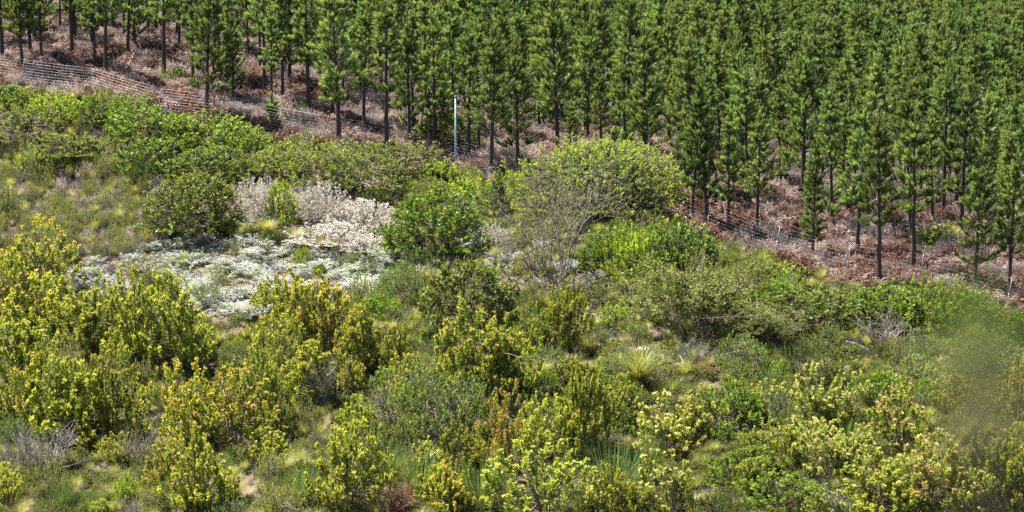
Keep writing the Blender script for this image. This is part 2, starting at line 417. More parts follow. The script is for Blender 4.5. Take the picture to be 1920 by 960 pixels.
def blades(seed, n=160, R=.5, H=.9, ci=(.2, .22, .05), ct=(.35, .36, .1), W=.014, arch=.5, base=.12, segs=4, jitter=.25):
    """grass or reed tuft"""
    r = np.random.default_rng(seed); g = Geo()
    a = r.uniform(0, 6.283, n); o = np.c_[np.cos(a), np.sin(a), np.zeros(n)]
    b = o * (base * np.sqrt(r.uniform(0, 1, (n, 1)))) * 1.0
    ln = H * r.uniform(.55, 1.1, n); sp = R * r.uniform(.1, 1, n)
    side = np.c_[-np.sin(a), np.cos(a), np.zeros(n)]
    t = np.linspace(0, 1, segs + 1)
    z = ln[:, None] * (t - arch * .55 * t ** 3 * (sp / max(R, .01))[:, None])
    out = sp[:, None] * (t ** (1.3 + arch))
    c = b[:, None] + o[:, None] * out[..., None] + np.array([0, 0, 1.0]) * z[..., None]
    w_ = (W * .5 * (1 - .85 * t))[None, :, None] * side[:, None]
    V = np.stack([c - w_, c + w_], 2)
    K = 2 * (segs + 1)
    q = np.array([(2 * k, 2 * k + 1, 2 * k + 3, 2 * k + 2) for k in range(segs)])
    Q = (q[None] + (np.arange(n) * K)[:, None, None]).reshape(-1, 4)
    tone = r.uniform(1 - jitter, 1 + jitter, (n, 1, 1))
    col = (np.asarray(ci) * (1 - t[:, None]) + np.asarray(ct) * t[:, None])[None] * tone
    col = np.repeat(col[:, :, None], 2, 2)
    g.add(V.reshape(-1, 3), q=Q, c=col.reshape(-1, 3))
    return g
def fern(seed, fronds=9, L=.75, ci=(.3, .36, .2), c2=None, droop=.55, up=.5, pairs=11, W=.2, jitter=.2, lift=.35):
    """bracken clump: arching fronds with paired leaflets"""
    r = np.random.default_rng(seed); g, st = Geo(), Geo()
    for f in range(fronds):
        a = r.uniform(0, 6.283); o = np.array([math.cos(a), math.sin(a), 0]); s = np.array([-math.sin(a), math.cos(a), 0])
        ln = L * r.uniform(.65, 1.15); p0 = o * r.uniform(0, .1) + [0, 0, -.04]
        h = lift * r.uniform(.6, 1.2)
        c = bez(p0, p0 + o * ln * .3 + [0, 0, h + ln * up * .6], p0 + o * ln + [0, 0, h + ln * (up - droop) * .5], 10)
        tube(st, c[::3], [.008, .006, .004, .003], np.asarray(ci) * .7, 3)
        cc = np.asarray(ci) if (c2 is None or r.uniform() < .5) else np.asarray(c2)
        cc = cc * r.uniform(1 - jitter, 1 + jitter)
        t = np.linspace(.28, .98, pairs)
        P = np.stack([np.interp(t, np.linspace(0, 1, 10), c[:, k]) for k in range(3)], 1)
        w_ = W * (1.05 - t) / .75
        for sg in (-1, 1):
            d = s * sg + o * .45 + np.array([0, 0, -.18]) + r.normal(0, .1, (pairs, 3))
            N = pairs; d = unit(d); bb = unit(o + [0, 0, .1])
            Lw = w_[:, None] * r.uniform(.8, 1.1, (N, 1)); wd = ln * .055
            v = np.stack([P - bb * wd * .5, P + d * Lw * .55 - bb * wd * .5, P + d * Lw, P + bb * wd * .5 + d * Lw * .2], 1)
            g.add(v.reshape(-1, 3), q=np.arange(N * 4).reshape(N, 4), c=np.repeat(cc[None] * (1 + r.uniform(-.15, .15, (N, 1))), 4, 0))
    return st, g, Geo()

SPEC = {}
def reg(name, sets, mats=(None, None), R=1.0, H=1.4, part=('stems', 'foliage', 'bracts')):
    mats = tuple(mats) + (None,) * (2 - len(mats))
    SPEC[name] = dict(R=R, H=H, part=part, var=[[(part[k], (g.mesh(name + '_' + part[k], (M_BARK, mats[0] or M_LEAF, mats[1] or M_LEAF)[k]))) for k, g in enumerate(s) if g.n] for s in sets],
                      geo=sets, mats=(M_BARK, mats[0] or M_LEAF, mats[1] or M_LEAF))
# round olive bush
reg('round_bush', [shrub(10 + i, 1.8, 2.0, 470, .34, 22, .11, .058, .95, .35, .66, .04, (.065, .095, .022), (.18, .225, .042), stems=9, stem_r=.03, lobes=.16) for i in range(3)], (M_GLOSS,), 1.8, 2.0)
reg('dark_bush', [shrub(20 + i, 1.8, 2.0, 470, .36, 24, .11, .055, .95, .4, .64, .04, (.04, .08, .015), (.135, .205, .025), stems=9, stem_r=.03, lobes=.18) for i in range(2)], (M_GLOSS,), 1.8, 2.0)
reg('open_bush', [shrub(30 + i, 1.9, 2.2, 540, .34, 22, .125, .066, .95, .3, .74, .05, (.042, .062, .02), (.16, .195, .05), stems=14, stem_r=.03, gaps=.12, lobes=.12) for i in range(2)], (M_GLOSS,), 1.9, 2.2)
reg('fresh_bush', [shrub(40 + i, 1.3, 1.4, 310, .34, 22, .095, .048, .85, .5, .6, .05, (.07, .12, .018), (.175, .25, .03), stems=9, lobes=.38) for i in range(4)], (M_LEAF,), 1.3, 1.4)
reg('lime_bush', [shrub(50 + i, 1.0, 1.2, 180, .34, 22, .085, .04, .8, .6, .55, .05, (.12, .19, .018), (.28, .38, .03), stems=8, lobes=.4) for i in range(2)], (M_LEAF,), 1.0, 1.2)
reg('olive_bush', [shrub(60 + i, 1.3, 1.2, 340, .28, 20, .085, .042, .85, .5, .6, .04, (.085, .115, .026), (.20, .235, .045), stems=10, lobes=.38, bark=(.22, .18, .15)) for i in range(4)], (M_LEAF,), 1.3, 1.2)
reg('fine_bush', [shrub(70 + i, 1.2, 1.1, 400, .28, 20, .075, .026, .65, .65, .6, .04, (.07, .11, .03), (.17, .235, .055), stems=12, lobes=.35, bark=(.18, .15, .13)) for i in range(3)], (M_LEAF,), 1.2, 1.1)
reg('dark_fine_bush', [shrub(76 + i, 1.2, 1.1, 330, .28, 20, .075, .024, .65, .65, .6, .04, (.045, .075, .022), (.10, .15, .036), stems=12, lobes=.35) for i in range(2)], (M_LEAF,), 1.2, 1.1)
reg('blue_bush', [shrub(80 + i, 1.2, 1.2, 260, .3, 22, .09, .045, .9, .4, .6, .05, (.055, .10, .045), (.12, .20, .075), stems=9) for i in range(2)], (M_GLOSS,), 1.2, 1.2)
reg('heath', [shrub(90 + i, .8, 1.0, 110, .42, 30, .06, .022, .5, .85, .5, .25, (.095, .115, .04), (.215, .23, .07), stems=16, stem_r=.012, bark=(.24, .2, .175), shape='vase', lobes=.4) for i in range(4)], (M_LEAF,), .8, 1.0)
# conebushes: upright leafy spires with coloured bracts at the tips
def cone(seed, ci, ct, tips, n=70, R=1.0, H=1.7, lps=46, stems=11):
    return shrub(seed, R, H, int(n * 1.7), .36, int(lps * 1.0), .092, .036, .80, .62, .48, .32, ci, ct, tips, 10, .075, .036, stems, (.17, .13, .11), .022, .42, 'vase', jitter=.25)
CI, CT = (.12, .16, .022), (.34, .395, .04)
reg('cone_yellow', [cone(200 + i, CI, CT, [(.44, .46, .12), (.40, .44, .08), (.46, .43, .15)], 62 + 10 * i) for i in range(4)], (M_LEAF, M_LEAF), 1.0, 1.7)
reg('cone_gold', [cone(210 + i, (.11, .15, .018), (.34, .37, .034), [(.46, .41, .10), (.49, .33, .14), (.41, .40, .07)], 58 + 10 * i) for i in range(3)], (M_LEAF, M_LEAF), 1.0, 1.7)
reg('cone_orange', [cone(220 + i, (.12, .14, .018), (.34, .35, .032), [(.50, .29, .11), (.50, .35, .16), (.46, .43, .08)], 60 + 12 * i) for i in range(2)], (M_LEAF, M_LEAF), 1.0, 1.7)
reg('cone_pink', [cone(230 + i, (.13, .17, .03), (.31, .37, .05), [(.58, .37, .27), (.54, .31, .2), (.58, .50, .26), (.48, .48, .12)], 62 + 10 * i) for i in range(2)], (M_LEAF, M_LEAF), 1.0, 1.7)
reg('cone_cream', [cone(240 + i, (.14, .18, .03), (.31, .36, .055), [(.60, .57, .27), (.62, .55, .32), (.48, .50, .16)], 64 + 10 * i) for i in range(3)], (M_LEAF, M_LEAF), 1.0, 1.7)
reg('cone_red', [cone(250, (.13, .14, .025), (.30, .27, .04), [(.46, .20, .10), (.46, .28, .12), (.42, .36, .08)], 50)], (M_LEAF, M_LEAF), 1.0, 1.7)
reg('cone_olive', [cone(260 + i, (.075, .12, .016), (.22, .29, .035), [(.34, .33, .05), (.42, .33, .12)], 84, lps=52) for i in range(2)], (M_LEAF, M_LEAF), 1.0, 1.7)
# twiggy, half bare shrubs
reg('bare_shrub', [twiggy(400 + i, 1.3, 2.4, 18, 3, (.20, .17, .155), 2, (.15, .15, .07), .06, .028) for i in range(2)], (M_LEAF,), 1.3, 2.2)
reg('leafy_twig_shrub', [twiggy(410 + i, 1.5, 1.9, 20, 3, (.21, .18, .155), 8, (.15, .17, .055), .075, .034) for i in range(2)], (M_LEAF,), 1.5, 1.8)
reg('grey_twigs', [twiggy(420 + i, 1.0, 1.1, 22, 2, (.19, .168, .155), 0) for i in range(3)], (M_LEAF,), 1.0, 1.0)
reg('red_twigs', [twiggy(430, .8, 1.0, 18, 2, (.17, .10, .085), 3, (.20, .095, .07), .05, .02)], (M_LEAF,), .8, 1.0)
reg('rust_tuft', [twiggy(440, .6, .6, 22, 2, (.20, .13, .085), 8, (.25, .16, .10), .06, .025)], (M_DRY,), .6, .6)
reg('brown_brush', [shrub(700 + i, .8, .85, 150, .26, 16, .10, .05, .95, .4, .6, .05, c1, c2, stems=10, stem_r=.012, bark=(.2, .15, .13), leafdown=.4, jitter=.45)
    for i, (c1, c2) in enumerate([((.075, .033, .022), (.17, .078, .052)), ((.06, .03, .022), (.12, .056, .04)), ((.11, .052, .034), (.25, .145, .11)), ((.16, .10, .085), (.36, .27, .245))])], (M_DRY,), .8, .85)
reg('pink_brush', [shrub(710 + i, .8, .7, 150, .26, 14, .07, .026, .8, .6, .55, .05, (.25, .20, .185), (.48, .41, .39), stems=14, stem_r=.010, bark=(.36, .3, .28), jitter=.35) for i in range(2)], (M_DRY,), .8, .7)
E = Geo
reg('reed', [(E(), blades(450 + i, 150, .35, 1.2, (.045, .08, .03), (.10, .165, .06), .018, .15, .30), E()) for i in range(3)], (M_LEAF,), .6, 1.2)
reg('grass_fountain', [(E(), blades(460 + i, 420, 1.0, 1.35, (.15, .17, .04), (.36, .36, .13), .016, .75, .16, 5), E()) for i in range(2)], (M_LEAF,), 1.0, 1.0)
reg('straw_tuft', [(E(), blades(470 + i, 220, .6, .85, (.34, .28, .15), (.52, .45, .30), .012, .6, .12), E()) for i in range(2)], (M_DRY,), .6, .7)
PALE = [(.64, .61, .58), (.66, .63, .60), (.58, .57, .49), (.52, .48, .47)]
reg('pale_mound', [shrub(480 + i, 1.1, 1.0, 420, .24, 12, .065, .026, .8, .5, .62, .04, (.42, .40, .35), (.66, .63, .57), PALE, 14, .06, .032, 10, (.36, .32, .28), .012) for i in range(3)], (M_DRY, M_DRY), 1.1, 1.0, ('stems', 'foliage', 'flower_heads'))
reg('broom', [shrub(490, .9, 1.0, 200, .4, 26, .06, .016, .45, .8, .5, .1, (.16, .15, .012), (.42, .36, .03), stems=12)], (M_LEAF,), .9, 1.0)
# the broad tree: fine feathery foliage carried on spreading limbs
reg('spreading_tree', [shrub(500, 4.4, 5.4, 2200, .60, 26, .13, .045, .9, .45, .55, .08, (.11, .155, .03), (.30, .36, .05), stems=18, stem_r=.07, lobes=.55, bark=(.11, .10, .09), gaps=.15)], (M_LEAF,), 4.4, 5.4, ('trunk', 'crown', 'flowers'))

# ------------------------------------------------------------------ placing things
def link(name, data, parent=None):
    o = bpy.data.objects.new(name, data); COL.objects.link(o)
    if parent is not None: o.parent = parent
    return o
def tag(o, label=None, cat=None, group=None, kind=None):
    if label: o['label'] = label
    if cat: o['category'] = cat
    if group: o['group'] = group
    if kind: o['kind'] = kind
    return o
def put(name, parts, loc, rz, sc, label, cat, group=None, tilt=(0, 0)):
    e = link(name, None); e.empty_display_size = .3
    e.location = loc; e.rotation_euler = (tilt[0], tilt[1], rz); e.scale = sc
    for pn, me in parts:
        c = link(pn, me, e)
        if pn in ('foliage', 'bracts', 'flower_heads'): c['kind'] = 'stuff'
    return tag(e, label, cat, group)
placed = []      # x, y, radius
NAMES = {}
CAT = {}
for k_, n_, c_ in [('round_bush', 'rounded_bush', 'bush'), ('dark_bush', 'leafy_bush', 'bush'), ('open_bush', 'rounded_bush', 'bush'), ('fresh_bush', 'leafy_bush', 'bush'),
                   ('lime_bush', 'leafy_bush', 'bush'), ('olive_bush', 'scrub_bush', 'bush'), ('fine_bush', 'fine_leaved_bush', 'bush'), ('dark_fine_bush', 'fine_leaved_bush', 'bush'),
                   ('blue_bush', 'leafy_bush', 'bush'), ('heath', 'heath_shrub', 'shrub'), ('bare_shrub', 'twiggy_shrub', 'shrub'), ('leafy_twig_shrub', 'twiggy_shrub', 'shrub'),
                   ('grey_twigs', 'dry_shrub', 'shrub'), ('red_twigs', 'red_stemmed_shrub', 'shrub'), ('rust_tuft', 'withered_shrub', 'shrub'), ('reed', 'reed_clump', 'reeds'),
                   ('grass_fountain', 'grass_tussock', 'grass'), ('straw_tuft', 'grass_tussock', 'grass'), ('pale_mound', 'pale_flowering_shrub', 'shrub'), ('broom', 'golden_bush', 'bush'),
                   ('spreading_tree', 'spreading_tree', 'tree')]:
    NAMES[k_] = n_; CAT[k_] = c_
def plant(px, py, spec, wpx, hpx, label, group=None, loc=None):
    S = SPEC[spec]
    if loc is None: p, D = hit(px, py)
    else: p = loc; D = proj(p)[2]
    m = D / F
    sx = wpx * m * (1.18 if spec.startswith('cone') else 1.2) / (2 * S['R']); sz = hpx * m * (1.1 if spec.startswith('cone') or spec in ('reed', 'grey_twigs', 'bare_shrub', 'heath') else .9) / S['H']
    sx = max(sx, .12); sz = max(sz, .12)
    v = S['var'][random.randrange(len(S['var']))]
    name = NAMES.get(spec) or 'conebush'
    slope = (0, 0)
    placed.append((p[0], p[1], wpx * m * .5))
    return put(name, v, (p[0], p[1], p[2] - .02), random.uniform(0, 6.28), (sx, sx * random.uniform(.9, 1.1), sz), label, CAT.get(spec, 'conebush'), group)

# ---- ground
def make_ground():
    ys = np.r_[np.arange(-60, 60, 4.0), np.arange(60, 150, .9), np.arange(150, 260, 2.0), np.arange(260, 600, 5.0), np.arange(600, 1500, 60)]
    xs = np.r_[np.arange(-700, -150, 50), np.arange(-150, -45, 3), np.arange(-45, 45, .9), np.arange(45, 150, 3), np.arange(150, 701, 50)]
    X, Y = np.meshgrid(xs, ys); Z = gz(X.ravel(), Y.ravel())
    n, m = X.shape
    V = np.c_[X.ravel(), Y.ravel(), Z]
    i = np.arange(n * m).reshape(n, m)
    Q = np.stack([i[:-1, :-1], i[:-1, 1:], i[1:, 1:], i[1:, :-1]], -1).reshape(-1, 4)
    yf = fence_y(V[:, 0])
    t = smooth(-2.5, 1.5, V[:, 1] - yf)[:, None]
    scrub = np.array([.125, .105, .08]); pl = np.array([.19, .115, .09])
    C = scrub * (1 - t) + pl * t
    g = Geo(); g.add(V, q=Q, c=C)
    o = link('ground', g.mesh('ground', soil_mat(), True))
    tag(o, 'dry brown and grey hillside soil strewn with litter', None, None, 'structure')

# ---- the wire fence line (foot of each post, pixel of the photograph)
POSTS = [(-90, 140), (42, 163), (170, 178), (296, 218), (418, 236), (545, 262), (674, 284), (800, 306), (928, 338), (1060, 362), (1195, 396), (1326, 440), (1453, 488), (1585, 530), (1725, 548), (1888, 590), (2010, 612)]
fpts = np.array([hit(*p)[0] for p in POSTS])
def fence_y(x):
    x = np.asarray(x, float)
    y = np.interp(x, fpts[:, 0], fpts[:, 1])
    y = np.where(x < fpts[0, 0], fpts[0, 1] - (x - fpts[0, 0]) * .35, y)
    return np.where(x > fpts[-1, 0], fpts[-1, 1] - (x - fpts[-1, 0]) * .35, y)
make_ground()

def make_fence():
    e = link('wire_fence', None); o0 = fpts[0]
    e.location = o0
    tag(e, 'many stranded wire fence on leaning posts dividing scrub from pines', 'fence')
    gd, gl, gc = Geo(), Geo(), Geo()
    a = np.arange(6)
    tube(gd, [(0, 0, -.3), (.012, 0, .5), (.025, 0, .95)], [.026, .026, .024], (.1, .1, .1), 6)
    tube(gl, [(.025, 0, .93), (.10, -.02, 1.75)], [.019, .017], (.6, .6, .6), 6)
    tube(gc, [(.02, 0, .90), (.026, 0, .99)], [.036, .036], (.7, .7, .7), 6)
    mds, mls, mcs = gd.mesh('post', M_POSTDARK), gl.mesh('post_arm', M_GALV), gc.mesh('clamp', M_GALV)
    rr = np.random.default_rng(5); tops = []
    for p in fpts:
        q = link('post', mds, e); q.location = p - o0; lean = rr.uniform(0, .10); tl = rr.uniform(-.06, .06)
        q.rotation_euler = (tl, lean, 0); s = rr.uniform(.95, 1.05); q.scale = (1, 1, s)
        link('post_arm', mls, q); link('clamp', mcs, q)
        R = Matrix.Rotation(lean, 3, 'Y') @ Matrix.Identity(3)
        R = (Matrix.Rotation(lean, 3, 'Y') @ Matrix.Rotation(tl, 3, 'X'))
        tops.append([np.array(R @ Vector((.012 * h / .5 if h < .95 else .025 + (h - .95) * .094, -.03, h * s))) + p - o0 for h in np.linspace(.15, 1.72, 10)])
    for k in range(10):
        g = Geo()
        for i in range(len(tops) - 1):
            A, B = tops[i][k], tops[i + 1][k]
            t = np.linspace(0, 1, 5)[:, None]
            pts = A + (B - A) * t; pts[:, 2] -= (.10 * t * (1 - t)).ravel()
            tube(g, pts, .0042 if A[0] + o0[0] < -9 else .0009, (.8, .8, .8), 3)  # strands made thicker at left so the painted sun glint shows
        link('wire', g.mesh('wire', M_WIRE), e)
make_fence()

# ---- the tall pale pole
def make_pole():
    p, D = hit(855, 318)
    e = link('utility_pole', None); e.location = p
    tag(e, 'slender pale blue-green pole standing among pines at the fence', 'pole')
    g = Geo(); tube(g, [(0, 0, -.4), (0, 0, 1), (0, 0, 4.06)], [.070, .067, .063], (.5, .5, .5), 12)
    link('shaft', g.mesh('pole_shaft', M_POLE, True), e)
    g = Geo(); tube(g, [(0, 0, 4.05), (0, 0, 4.08), (0, 0, 4.13), (0, 0, 4.14)], [.072, .088, .085, .05], (.6, .6, .6), 12)
    link('cap', g.mesh('pole_cap', M_GALV), e)
    g = Geo(); tube(g, [(0, 0, 3.72), (0, 0, 3.78)], [.082, .082], (.6, .6, .6), 12)
    link('collar', g.mesh('pole_collar', M_GALV), e)
make_pole()

# ---- pines, front row: px, py of foot, height m, variant, label
FRONT = [(6, 114, 9.0, 3), (44, 140, 8.2, 0), (80, 124, 8.0, 4), (137, 108, 8.6, 3), (178, 132, 7.0, 6), (198, 148, 9.2, 1), (238, 108, 8.2, 3), (307, 152, 9.4, 1),
         (362, 172, 8, 6), (388, 222, 8.6, 2), (437, 190, 5.2, 7), (497, 178, 9.3, 1), (530, 192, 7.4, 3), (579, 214, 8.8, 6), (624, 226, 7.6, 3), (635, 274, 9.4, 5),
         (682, 234, 7.2, 4), (725, 284, 8.6, 1), (769, 276, 7.2, 0), (813, 289, 8.0, 5), (878, 307, 7.8, 1), (898, 290, 7.4, 6), (919, 327, 8.2, 0), (970, 324, 7.4, 2),
         (1294, 422, 6.6, 4), (1330, 432, 7.6, 9), (1367, 442, 6.4, 11), (1417, 437, 6.2, 0), (1505, 372, 8.6, 2), (1523, 484, 5.8, 8), (1560, 428, 7.2, 10), (1607, 478, 7.6, 4),
         (1648, 538, 7.8, 3), (1712, 524, 8.0, 1), (1768, 412, 7.6, 6), (1828, 548, 6.6, 2), (1893, 560, 6.8, 4)]
ORD = ['first', 'second', 'third', 'fourth', 'fifth', 'sixth', 'seventh', 'eighth', 'ninth', 'tenth', 'eleventh', 'twelfth', 'thirteenth', 'fourteenth', 'fifteenth', 'sixteenth',
       'seventeenth', 'eighteenth', 'nineteenth', 'twentieth', 'twenty-first', 'twenty-second', 'twenty-third', 'twenty-fourth']
SPECIAL = {307: 'tall pine with thick bare trunk amid red-brown bracken, eighth from left edge', 437: 'short bushy pine leafed almost to the ground, behind left fence',
           635: 'tall dense pine with dark trunk in front of fence gap, left of pole', 1523: 'slender young pine feathered to its foot on right bracken slope',
           1828: 'compact dense pine standing behind the blurred foliage at right', 1893: 'pine nearest the right edge beside the last fence post',
           970: 'wide-skirted pine just left of the broad spreading tree', 878: 'slim pine directly right of the pale pole', 813: 'pine with thick dark trunk directly left of the pale pole'}
pine_xy = []
def pine(p, H, var, label, group):
    s = H / 8.0
    pine_xy.append((p[0], p[1]))
    P = PINES[var]
    return put('pine_tree', [('trunk', P['trunk']), ('crown', P['crown'])], (p[0], p[1], p[2] - .03), random.uniform(0, 6.28),
               (s * random.uniform(.92, 1.08), s * random.uniform(.92, 1.08), s), label, 'pine tree', group, (random.uniform(-.02, .02), random.uniform(-.02, .02)))
for i, (px, py, H, v) in enumerate(FRONT):
    p, D = hit(px, py)
    if px in SPECIAL: lab = SPECIAL[px]
    elif px < 1000: lab = f'front-row pine behind the fence, {ORD[i]} trunk from the left edge'
    else: lab = f'front-row pine on right bracken slope, {ORD[len(FRONT) - 1 - i]} trunk from the right edge'
    pine(p, H, v, lab, 'front row of plantation pines')
# ---- plantation behind
def plantation():
    r = np.random.default_rng(21)
    th = math.radians(24); sx, sy = 3.3, 3.1
    gx, gy = np.meshgrid(np.arange(-230, 330, sx), np.arange(-190, 480, sy))
    gx = gx.ravel() + r.normal(0, .38, gx.size); gy = gy.ravel() + r.normal(0, .38, gy.size)
    x = gx * math.cos(th) - gy * math.sin(th); y = gx * math.sin(th) + gy * math.cos(th) + 150
    ok = (y > fence_y(x) + 4.0 + 5.0 * smooth(8, 16, x)) & (y < 540) & (r.uniform(0, 1, x.size) > .06)
    x, y = x[ok], y[ok]; z = gz(x, y)
    P = np.c_[x, y, z]; px, py, D = proj(P)
    ok = (px > -260) & (px < 2180) & (py > -330) & (py < 800)
    P, px, py, D = P[ok], px[ok], py[ok], D[ok]
    fx = np.array(pine_xy); keep = np.ones(len(P), bool)
    for i in range(len(P)):
        if (((fx - P[i, :2]) ** 2).sum(1) < 1.9 ** 2).any(): keep[i] = False
        # clearings
        for cx, cy, rx, ry in [(1470, 300, 42, 30), (1345, 14, 20, 22), (1480, 420, 60, 30), (700, 215, 60, 22), (160, 120, 30, 20), (320, 150, 50, 26)]:
            if ((px[i] - cx) / rx) ** 2 + ((py[i] - cy) / ry) ** 2 < 1: keep[i] = False
    P, px, py, D = P[keep], px[keep], py[keep], D[keep]
    H = r.uniform(5.8, 9.2, len(P)) * np.where(r.uniform(0, 1, len(P)) < .2, .7, 1) * np.where(r.uniform(0, 1, len(P)) < .12, 1.18, 1)
    near_right = smooth(1150, 1500, px) * (D < 135)
    H *= 1 - .12 * near_right
    inview = (px > -15) & (px < 1935) & (py > 25) & (py - H * F / D < 960)
    order = np.argsort(D + (~inview) * 1e4)
    n_ind = 300 - len(FRONT)
    ind = [i for i in order[:n_ind]]
    fpx = np.array([f[0] for f in FRONT]); rank = {}
    for i in ind:
        lab, k = 'young pine deep in the close plantation rows beyond the third row', int(np.argmin(np.abs(fpx - px[i])))
        if D[i] < 175 and (fpx[k] < 1000 or fpx[k] > 1290) and abs(fpx[k] - px[i]) < 70:
            rank[k] = rank.get(k, 0) + 1
            if rank[k] <= 3:
                side = f'{ORD[k]} front trunk from the left edge' if fpx[k] < 1000 else f'{ORD[len(FRONT) - 1 - k]} front trunk from the right edge'
                lab = f'{("nearest", "second", "third")[rank[k] - 1]} plantation pine standing behind the {side}'
        pine(P[i], H[i], int(r.choice([2, 7, 8, 9, 10, 11, 0])) if px[i] > 1000 else int(r.integers(0, 12)), lab, 'plantation pines behind the front row')
    rest = np.array(order[n_ind:])
    return P[rest], H[rest] / 8.0
restP, restS = plantation()

# ---- instanced stuff via geometry nodes
def scatter(name, meshes, P, S, label, kindcat, tilt=.06, seed=3, sz=None):
    r = np.random.default_rng(seed); n = len(P)
    me = bpy.data.meshes.new(name); me.vertices.add(n); me.vertices.foreach_set('co', np.asarray(P, np.float32).ravel())
    rot = np.c_[r.normal(0, tilt, n), r.normal(0, tilt, n), r.uniform(0, 6.283, n)]
    S = np.asarray(S, float); S3 = S if S.ndim == 2 else np.c_[S, S, S]
    for nm, ty, arr in (('rot', 'FLOAT_VECTOR', rot), ('scl', 'FLOAT_VECTOR', S3)):
        a = me.attributes.new(nm, ty, 'POINT'); a.data.foreach_set('vector', arr.astype(np.float32).ravel())
    a = me.attributes.new('pick', 'INT', 'POINT'); a.data.foreach_set('value', r.integers(0, len(meshes), n).astype(np.int32))
    coll = bpy.data.collections.new(name + '_variants')
    for k, m in enumerate(meshes):
        coll.objects.link(bpy.data.objects.new(f'{name}_variant', m))
    o = link(name, me); tag(o, label, kindcat, None, 'stuff')
    ng = bpy.data.node_groups.new(name, 'GeometryNodeTree')
    ng.interface.new_socket('Geometry', in_out='INPUT', socket_type='NodeSocketGeometry')
    ng.interface.new_socket('Geometry', in_out='OUTPUT', socket_type='NodeSocketGeometry')
    N = ng.nodes; gi = N.new('NodeGroupInput'); go = N.new('NodeGroupOutput')
    ci = N.new('GeometryNodeCollectionInfo'); ci.inputs['Collection'].default_value = coll
    ci.inputs['Separate Children'].default_value = True; ci.inputs['Reset Children'].default_value = True
    ip = N.new('GeometryNodeInstanceOnPoints'); ip.inputs['Pick Instance'].default_value = True
    def attr(nm, dt):
        a = N.new('GeometryNodeInputNamedAttribute'); a.data_type = dt; a.inputs[0].default_value = nm; return a.outputs[0]
    e2r = N.new('FunctionNodeEulerToRotation')
    ng.links.new(attr('rot', 'FLOAT_VECTOR'), e2r.inputs[0]); ng.links.new(e2r.outputs[0], ip.inputs['Rotation'])
    ng.links.new(attr('scl', 'FLOAT_VECTOR'), ip.inputs['Scale']); ng.links.new(attr('pick', 'INT'), ip.inputs['Instance Index'])
    ng.links.new(gi.outputs[0], ip.inputs['Points']); ng.links.new(ci.outputs[0], ip.inputs['Instance'])
    ng.links.new(ip.outputs[0], go.inputs[0])
    md = o.modifiers.new('scatter', 'NODES'); md.node_group = ng
    return o
restP = restP - [0, 0, .03]
scatter('pine_forest', [p['joined'] for p in PINES], restP, restS, 'dense green pine forest covering the upper slope beyond the nearer rows', 'forest', .015)

